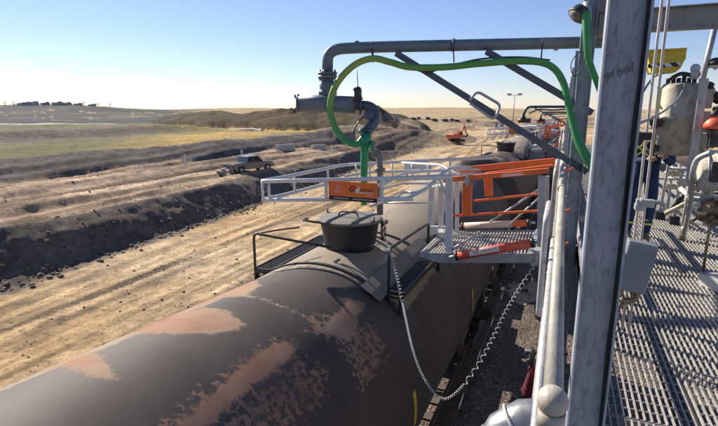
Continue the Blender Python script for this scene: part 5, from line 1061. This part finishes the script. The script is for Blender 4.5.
# ================================================================== WORKER
def make_person():
    base = Vector((1.06, 7.5, DZ)); root = thing('person', 'worker in navy coveralls with yellow reflective bands, bending to the vessel', 'person', base)
    J = dict(pel=(0, 0, .95), wai=(.0, .0, 1.08), che=(.03, -.02, 1.30), nek=(.09, -.05, 1.47), hd1=(.13, -.07, 1.56),
        lhip=(-.09, .0, .93), lkn=(-.12, -.02, .50), lan=(-.14, .03, .10), ltoe=(-.12, -.13, .05), rhip=(.09, .0, .93), rkn=(.10, -.06, .50), ran=(.08, .0, .10), rtoe=(.10, -.16, .05),
        lsh=(-.17, -.02, 1.40), lel=(-.19, -.14, 1.13), lwr=(-.02, -.32, 1.16), rsh=(.21, -.02, 1.38), rel=(.26, -.18, 1.12), rwr=(.14, -.36, 1.20))
    Rr = dict(pel=.155, wai=.15, che=.17, nek=.065, hd1=.06, lhip=.105, lkn=.075, lan=.06, ltoe=.04, rhip=.105, rkn=.075, ran=.06, rtoe=.04, lsh=.075, lel=.056, lwr=.042, rsh=.075, rel=.056, rwr=.042)
    E_ = [('pel', 'wai'), ('wai', 'che'), ('che', 'nek'), ('nek', 'hd1'), ('pel', 'lhip'), ('lhip', 'lkn'), ('lkn', 'lan'), ('lan', 'ltoe'), ('pel', 'rhip'), ('rhip', 'rkn'), ('rkn', 'ran'), ('ran', 'rtoe'), ('che', 'lsh'), ('lsh', 'lel'), ('lel', 'lwr'), ('che', 'rsh'), ('rsh', 'rel'), ('rel', 'rwr')]
    ks = list(J); me = bpy.data.meshes.new('body'); me.from_pydata([J[k] for k in ks], [(ks.index(a), ks.index(c_)) for a, c_ in E_], [])
    ob = bpy.data.objects.new('body', me); COL.objects.link(ob)
    md = ob.modifiers.new('skin', 'SKIN'); md.use_smooth_shade = True; ob.modifiers.new('sub', 'SUBSURF').render_levels = 2; ob.modifiers['sub'].levels = 2
    for i, k in enumerate(ks): v = me.skin_vertices[0].data[i]; v.radius = (Rr[k], Rr[k] * (.75 if k in ('pel', 'wai', 'che') else 1)); v.use_root = (k == 'pel')
    dg = bpy.context.evaluated_depsgraph_get(); m2 = bpy.data.meshes.new_from_object(ob.evaluated_get(dg)); bpy.data.objects.remove(ob)
    m2.materials.clear()
    for k in ('blue', 'skin', 'hiviz', 'boot'): m2.materials.append(M[k])
    for p in m2.polygons:
        c_ = p.center; p.use_smooth = True; mi = 0
        if c_.z > 1.48: mi = 1
        if c_.z < .16: mi = 3
        p.material_index = mi
    body = bpy.data.objects.new('body', m2); COL.objects.link(body); body.parent = root; ORG['body'] = base
    # reflective bands: legs, and the X on the back/shoulder
    B = lambda *p: base + Vector(p)
    b = MB(); 
    for (cx, cy, r_) in ((-.137, .015, .074), (.088, -.022, .074)):
        for z in (.27, .33): b.lathe([(r_, 0), (r_ + .004, .004), (r_ + .004, .022), (r_, .026)], B(cx, cy, z), (0, 0, 1), 24)
    for a in (((-.24, -.13, 1.42), (.06, -.175, 1.14)), ((-.22, -.15, 1.14), (.08, -.175, 1.40)), ((-.24, -.14, 1.22), (.06, -.175, 1.46)), ((-.22, -.15, 1.48), (.08, -.175, 1.22))): b.bar(B(*a[0]), B(*a[1]), .022, .012, (0, 1, 0))
    b.build('reflective_band', 'hiviz', root)
    hd = B(.16, -.09, 1.62); b = MB(); b.ball(hd, .10, (.82, .98, 1.18), 22); b.ball(hd + Vector((.01, -.10, -.01)), .018, (1, 1.3, 1.4), 8)
    for s_ in (-1, 1): b.ball(hd + Vector((s_ * .083, .0, .0)), .025, (.4, 1, 1.3), 8)
    h_ = b.build('head', 'skin', root)
    b = MB(); b.ball(hd + Vector((0, -.045, -.065)), .065, (1, .9, .8), 14); b.build('beard', surf('brown_beard', (.09, .045, .02), (.16, .08, .04), .9), h_)
    b = MB(); 
    for s_ in (-1, 1): b.ball(hd + Vector((s_ * .03, -.088, .02)), .012, seg=8)
    b.ball(hd + Vector((0, -.09, -.045)), .016, (1.4, .5, .4), 8); b.build('eyes_and_mouth', 'ink', h_)
    b = MB(); b.lathe([(.135, 0), (.14, .008), (.118, .014), (.112, .06), (.085, .11), (.04, .135), (0, .14)], hd + Vector((0, 0, .035)), (0, 0, 1), 26); b.build('hard_hat', 'white', h_)
    for wr, sgn in ((Vector(J['lwr']), 1), (Vector(J['rwr']), -1)):
        w0 = base + wr; b = MB(); f_ = Vector((.12 * sgn, -.7, .35)).normalized(); sd = f_.cross(Vector((0, 0, 1))).normalized() * sgn; dn_ = Vector((0, 0, -1))
        b.ball(w0 + f_ * .05, .045, (.95, 1.1, .55), 12)
        for k, ln in enumerate((.07, .08, .075, .06)):
            o_ = w0 + f_ * .085 + sd * (-.030 + k * .020); b.tube([o_, o_ + f_ * ln * .45, o_ + f_ * ln * .75 + dn_ * .022, o_ + f_ * ln * .8 + dn_ * .045], .0095, 8, radii=[.0105, .010, .009, .0075])
        o_ = w0 + f_ * .03 - sd * .04; b.tube([o_, o_ - sd * .02 + f_ * .03, o_ - sd * .015 + f_ * .06 + dn_ * .02], .011, 8); b.build('hand', 'skin', root)
    for (x, y) in ((-.13, -.04), (.09, -.07)):
        b = MB(); b.ball(B(x, y, .055), .075, (.72, 1.75, .72), 16); b.box(B(x, y - .005, .014), (.10, .26, .026)); b.build('boot', 'boot', root)
make_person()

# ================================================================== MIDDLE DISTANCE
# pickup
def pickup():
    X, Y = -24.2, 34.6; z = H(X, Y) + .02; root = thing('pickup_truck', 'dusty silver blue crew cab pickup parked on the upper dirt track', 'pickup truck', (X, Y, z))
    # local x = forward (+Y world), build in local then rotate
    ang = rad(74)
    def L(x, y, zz): return Vector((X + x * math.cos(ang) - y * math.sin(ang), Y + x * math.sin(ang) + y * math.cos(ang), z + zz))
    def Pf(poly, w0, w1, mat, nm, par=root): b = MB(); b.prism([L(x, w0, zz) for x, zz in poly], L(0, w1, 0) - L(0, w0, 0)); return b.build(nm, mat, par, bevel=.03)
    body = Pf([(-2.75, .55), (-2.75, 1.05), (-.95, 1.08), (-.9, 1.1), (1.05, 1.12), (1.25, 1.15), (2.5, 1.02), (2.72, .9), (2.75, .45), (2.35, .40), (2.2, .75), (1.5, .75), (1.35, .40), (-1.3, .42), (-1.45, .78), (-2.15, .78), (-2.3, .45)], -.92, .92, 'truckpaint', 'body')
    Pf([(-1.05, 1.06), (-.85, 1.76), (.55, 1.80), (1.25, 1.12)], -.80, .80, 'truckpaint', 'cab')
    for sd_ in (-1, 1):
        w0 = .803 * sd_; w1 = .812 * sd_
        Pf([(-.9, 1.16), (-.76, 1.66), (-.12, 1.70), (-.12, 1.16)], w0, w1, 'glass', 'side_window'); Pf([(-.04, 1.16), (-.04, 1.70), (.5, 1.72), (.98, 1.18)], w0, w1, 'glass', 'side_window')
        Pf([(-.1, 1.02), (-.1, 1.06), (.1, 1.06), (.1, 1.02)], .922 * sd_, .94 * sd_, 'black', 'door_handle')
        Pf([(.85, 1.15), (.85, 1.32), (1.0, 1.32), (1.0, 1.15)], .9 * sd_, 1.08 * sd_, 'black', 'mirror')
        for wx in (-1.8, 1.85):
            w_ = MB(); w_.lathe([(.0, -.12), (.30, -.12), (.38, -.10), (.38, .1), (.30, .12), (0, .12)], L(wx, .80 * sd_, .38), L(0, 1, 0) - L(0, 0, 0), 26); tw = w_.build('wheel', 'tyre', root)
            w_ = MB(); w_.lathe([(.0, .128), (.08, .13), (.21, .125), (.23, .10)], L(wx, .80 * sd_, .38), (L(0, 1, 0) - L(0, 0, 0)) * sd_, 20); w_.build('rim', 'galv', tw)
        Pf([(2.62, .75), (2.62, .93), (2.76, .9), (2.76, .75)], .60 * sd_, .90 * sd_, 'white', 'headlight'); Pf([(-2.77, .7), (-2.77, 1.0), (-2.7, 1.0), (-2.7, .7)], .78 * sd_, .91 * sd_, 'red', 'taillight')
    b = MB(); b.add([L(.60, -.72, 1.77), L(.60, .72, 1.77), L(1.26, .76, 1.17), L(1.26, -.76, 1.17), L(.62, -.72, 1.78), L(.62, .72, 1.78), L(1.28, .76, 1.18), L(1.28, -.76, 1.18)], [(0, 1, 2, 3), (4, 5, 6, 7), (0, 1, 5, 4), (2, 3, 7, 6)]); b.build('windscreen', 'glass', root)
    Pf([(2.72, .45), (2.72, .6), (2.86, .6), (2.86, .45)], -.85, .85, 'black', 'bumper'); Pf([(-2.86, .5), (-2.86, .62), (-2.74, .62), (-2.74, .5)], -.85, .85, 'galv', 'bumper')
    Pf([(-2.6, 1.07), (-2.6, 1.10), (-1.1, 1.12), (-1.1, 1.09)], -.78, .78, 'rubber', 'bed_cover')
pickup()
b = MB(); p_ = Vector((-24.4, 31.2, H(-24.4, 31.2))); b.box(p_ + Vector((0, 0, .5)), (.9, 1.1, .35)); b.box(p_ + Vector((.2, 0, .75)), (.4, .4, .3)); b.cyl(p_ + Vector((-.5, 0, .3)), p_ + Vector((.5, 0, .3)), .28, seg=16); b.bar(p_ + Vector((0, .5, .45)), p_ + Vector((0, 1.5, .45)), .08, .08); b.v = [(p_.x + (x - p_.x) * .6, p_.y + (y - p_.y) * .6, p_.z + (z - p_.z) * .6) for x, y, z in b.v]; o = b.build('site_generator', 'beam'); tag(recenter(o), 'small dark towed generator on the dirt behind the pickup', 'generator')

# excavator
def excavator():
    X, Y = -18.6, 93.5; z = H(X, Y); root = thing('excavator', 'orange red tracked excavator working in the middle distance', 'excavator', (X, Y, z)); ang = rad(58)
    def L(x, y, zz): return Vector((X + x * math.cos(ang) - y * math.sin(ang), Y + x * math.sin(ang) + y * math.cos(ang), z + zz))
    def Pf(poly, w0, w1, mat, nm): b = MB(); b.prism([L(x, w0, zz) for x, zz in poly], L(0, w1, 0) - L(0, w0, 0)); return b.build(nm, mat, root, bevel=.04)
    for sd_ in (-1, 1): Pf([(-1.9, .1), (-2.1, .45), (-1.8, .85), (1.8, .85), (2.1, .45), (1.9, .1)], sd_ * 1.0, sd_ * 1.55, 'tyre', 'track')
    Pf([(-.8, .6), (-.8, 1.1), (.8, 1.1), (.8, .6)], -.8, .8, 'black', 'slew_ring')
    Pf([(-2.5, 1.1), (-2.6, 2.1), (-2.2, 2.35), (-.2, 2.35), (-.2, 1.1)], -1.35, 1.35, 'excav', 'engine_housing')
    Pf([(-.2, 1.1), (-.2, 1.9), (1.5, 1.9), (1.6, 1.1)], -1.35, 1.35, 'excav', 'front_deck')
    Pf([(-.1, 1.9), (-.1, 3.0), (.9, 3.0), (1.4, 2.1), (1.4, 1.9)], -1.3, -.35, 'excav', 'cab'); Pf([(.0, 2.05), (.0, 2.85), (.85, 2.85), (1.2, 2.1)], -1.32, -1.303, 'glass', 'cab_window')
    Pf([(1.0, 1.5), (1.3, 1.3), (3.2, 4.3), (2.9, 4.6), (2.5, 4.3)], -.2, .2, 'excav', 'boom'); Pf([(2.8, 4.65), (3.2, 4.75), (4.2, 2.3), (3.9, 2.2)], -.15, .15, 'excav', 'stick'); Pf([(3.8, 2.3), (4.3, 2.2), (4.3, 1.4), (3.4, 1.1), (3.5, 1.7)], -.5, .5, 'black', 'bucket')
    b = MB(); b.tube([L(1.4, 0, 2.2), L(2.2, 0, 3.4)], .08, 8); b.tube([L(2.2, 0, 4.4), L(3.0, 0, 4.85)], .08, 8); b.build('hydraulic_ram', 'galv', root)
excavator()
bpy.data.objects['excavator'].scale = (.68,) * 3; bpy.data.objects['pickup_truck'].scale = (.76,) * 3

# concrete barriers / silt panels, marker posts
for k, (a, c_, lb) in enumerate((((277, 153), (294, 152), 'pale concrete block left of the pair on the far dirt edge'), ((312, 149), (325, 147), 'pale concrete block right of the pair on the far dirt edge'))):
    p0 = aX(a[0], a[1], -30.5 + 1.5 * k); p1 = aX(c_[0], c_[1], -29.5 + 1.5 * k); p0.z = H(p0.x, p0.y); p1.z = H(p1.x, p1.y); pm_ = (p0 + p1) / 2
    b = MB(); d_ = (p1 - p0); d_.z = 0; d_.normalize(); l_ = min((p1 - p0).length, 3.2) / 2; zz = max(p0.z, p1.z)
    b.bar(Vector((pm_.x, pm_.y, zz + .25)) - d_ * l_, Vector((pm_.x, pm_.y, zz + .25)) + d_ * l_, .6, .7); b.bar(Vector((pm_.x, pm_.y, zz + .62)) - d_ * l_ * .96, Vector((pm_.x, pm_.y, zz + .62)) + d_ * l_ * .96, .3, .14); o = b.build('concrete_block', 'concrete', bevel=.03); tag(recenter(o), lb, 'concrete block', 'concrete blocks on the far dirt edge')
for (px_, py_, X, lb) in ((185, 162, -31, 'short white marker post left of the pickup'), (242, 158, -29.3, 'short white marker post behind the pickup roof'), (332, 152, -25, 'short white marker post beside the green hose loop')):
    p_ = aX(px_, py_, X); z = H(p_.x, p_.y); o = MB().box((p_.x, p_.y, z + .35), (.14, .14, .9)).build('marker_post', 'white', bevel=.01); tag(recenter(o), lb, 'marker post', 'marker posts along the dirt track')
# light mast
ms = thing('light_mast', 'slim floodlight mast with twin lamps far across the site', 'light mast', (-11.6, 128, 0)); mz = H(-11.6, 128)
b = MB(); b.tube([(-11.6, 128, mz), (-11.6, 128, 9.9)], .13, 10, radii=[.16, .09]); b.build('pole', 'pole', ms); b = MB(); b.bar((-13.2, 128.2, 9.9), (-10.0, 127.8, 9.9), .12, .12); b.build('crossarm', 'pole', ms)
for x in (-13.1, -12.6, -10.6, -10.1): MB().box((x, 127.9, 10.15), (.5, .35, .4)).build('floodlight', 'galv', ms)
# far parked railcars and stacked pipes along the horizon
rr = random.Random(21)
ORD = ['leftmost', 'second from the left', 'third from the left', 'fourth from the left', 'fifth from the left', 'sixth from the left', 'seventh from the left', 'seventh from the right', 'sixth from the right', 'fifth from the right', 'fourth from the right', 'third from the right', 'second from the right', 'rightmost']
FARL = [q_ + ' in the distant row of black tank cars below the tan hill' for q_ in ORD]
for k in range(14):
    px_ = 368 + k * 7.6 + rr.uniform(-2.5, 2.5); Y = 225 + rr.uniform(-14, 25); p_ = aY(px_, 119, Y); z = H(p_.x, p_.y)
    b = MB(); b.tube([(p_.x - 1.3, Y, z + .9), (p_.x - .0 + .9 * rr.random(), Y + 1, z + .6)], .35 + .25 * rr.random(), 12); b.box((p_.x, Y + .5, z + .1), (2.6, 1.5, .5)); o = b.build('distant_tank_car', 'tankcar_far'); tag(recenter(o), FARL[k], 'tank car', 'row of distant tank cars below the hill')
# site sheds, pipes and heaps at right middle distance
spots = [(536, 128, 60, 'container', 'white', 'white site container beyond the second loading arm'), (548, 134, 50, 'container', 'jbox', 'grey site container in front of the white one'), (520, 133, 75, 'container', 'vessel', 'beige site container left of the dark loading arm'), (500, 118, 170, 'container', 'jbox', 'distant grey shed below the tan hill')]
for (px_, py_, Y, nm, mt, lb) in spots:
    p_ = aY(px_, py_, Y); z = H(p_.x, p_.y); root = thing('site_container', lb, 'container', (p_.x, Y, z)); MB().box((p_.x, Y, z + 1.2), (2.6, 2.4, 2.4)).build('shell', mt, root, bevel=.04); MB().box((p_.x, Y - 1.215, z + 1.1), (.9, .02, 1.9)).build('door', 'jbox' if mt != 'jbox' else 'white', root)
pk_ = sorted([(46 + rr.random() * 40, 545 + rr.random() * 28, 120 + rr.random() * 30) for _ in range(9)])
on_ = ['nearest', 'second nearest', 'third nearest', 'fourth nearest', 'middle', 'fourth farthest', 'third farthest', 'second farthest', 'farthest']
for k, (Y_, a_, c_) in enumerate(pk_):
    p_ = aY(a_, c_, Y_); z = H(p_.x, p_.y); ln = 2 + 2 * rr.random(); b = MB()
    for q in range(3): b.tube([(p_.x, p_.y - ln, z + .25 + (q == 2) * .4), (p_.x, p_.y + ln, z + .25 + (q == 2) * .4)], .22, 10); p_.x += .45 if q == 0 else -.22
    o = b.build('pipe_stack', ('galv_light', 'vessel', 'brass')[k % 3]); tag(recenter(o), '%s of the %s pipe stacks lying on the dirt beyond the rack' % (on_[k], ('pale', 'beige', 'rusty')[k % 3]) if False else '%s of nine pipe stacks on the dirt beyond the rack, %s pipes' % (on_[k], ('pale', 'beige', 'rusty')[k % 3]), 'pipe stack', 'pipe stacks on the dirt beyond the rack')
# distant farm buildings and trees on the left hill
rr = random.Random(8)
bl = [(22, 101, 9, 3.5, 'wallpale'), (33, 99, 13, 5, 'wallpale'), (45, 100, 8, 4, 'galv'), (57, 101, 12, 4, 'wallpale'), (67, 102, 9, 3.5, 'wallpale'), (78, 103, 9, 3, 'wallpale'), (92, 105, 7, 3, 'galv')]
nmz = ['leftmost white house on the far left hill', 'largest white building on top of the far left hill', 'grey metal shed on the far left hill beside the largest building', 'long pale building right of the grey shed on the hill', 'pale house lower on the right side of the hill', 'small pale house fifth from the left on the slope', 'small grey shed at the right foot of the hill']
def far_pt(px_, D_, py_=104): d = ray(px_, py_); s_ = D_ / math.hypot(d.x, d.y); return Vector((d.x * s_, d.y * s_, 0))
for (px_, py_, wd_, ht, mt), lb in zip(bl, nmz):
    wd_ *= .7; ht *= .75; p_ = far_pt(px_, 640); z = H(p_.x, p_.y) - .5; root = thing('farm_building', lb, 'building', (p_.x, p_.y, z))
    MB().box((p_.x, p_.y, z + ht / 2), (wd_, 7, ht)).build('wall', mt, root)
    b = MB(); b.prism([(p_.x - wd_ / 2 - .4, p_.y - 4, z + ht), (p_.x - wd_ / 2 - .4, p_.y + 4, z + ht), (p_.x - wd_ / 2 - .4, p_.y, z + ht + 1.1)], (wd_ + .8, 0, 0)); b.build('roof', 'roofdark' if mt == 'wallpale' and wd_ < 12 else 'galv', root)
M['leaf'] = surf('dull_grey_green_foliage', (.05, .06, .035), (.10, .10, .06), .9, 0, .5)
tl = ['bare grey tree rising above the left hill buildings', 'dark tree at the left end of the hill buildings', 'dark tree between the hill buildings', 'dark bushy tree right of the long pale building', 'small tree on the right slope of the hill', 'small dark tree at the left photo edge on the hill', 'small rounded tree near the foot of the hill', 'low dark tree beside the grey shed']
for k, (px_, hh) in enumerate(((44, 9), (14, 6), (28, 5.5), (62, 6), (84, 5), (5, 5.5), (110, 5), (98, 4.5))):
    p_ = far_pt(px_, 610 + 8 * k); z = H(p_.x, p_.y); root = thing('distant_tree', tl[k], 'tree', (p_.x, p_.y, z)); b = MB(); b.tube([(p_.x, p_.y, z - .3), (p_.x, p_.y, z + hh * .5)], .25, 6); b.build('trunk', 'sleeper', root)
    b = MB(); 
    for q in range(150):
        v = Vector((rr.gauss(0, 1), rr.gauss(0, 1), rr.gauss(0, 1))).normalized() * rr.random() ** .4; c_ = Vector((p_.x + v.x * hh * .45, p_.y + v.y * hh * .4, z + hh * .62 + v.z * hh * .36)); s_ = .35
        b.add([c_ + Vector((rr.uniform(-s_, s_), rr.uniform(-s_, s_), rr.uniform(-s_, s_))) for _ in range(3)], [(0, 1, 2)])
    b.build('crown', 'leaf', root)
# long pale culvert pipe lying across the grass field
pp = [aD(178, 117, 120), aD(205, 118, 112), aD(235, 120, 105), aD(256, 122.5, 100), aD(262, 125, 98)]
pts = []
for q in spline(pp, 6): pts.append((q.x, q.y, H(q.x, q.y) + .35))
b = MB(); b.tube(pts, .33, 10); o = b.build('white_water_pipe', 'concrete'); tag(recenter(o), 'long pale pipe curving across the golden field before the spoil heap', 'pipe')
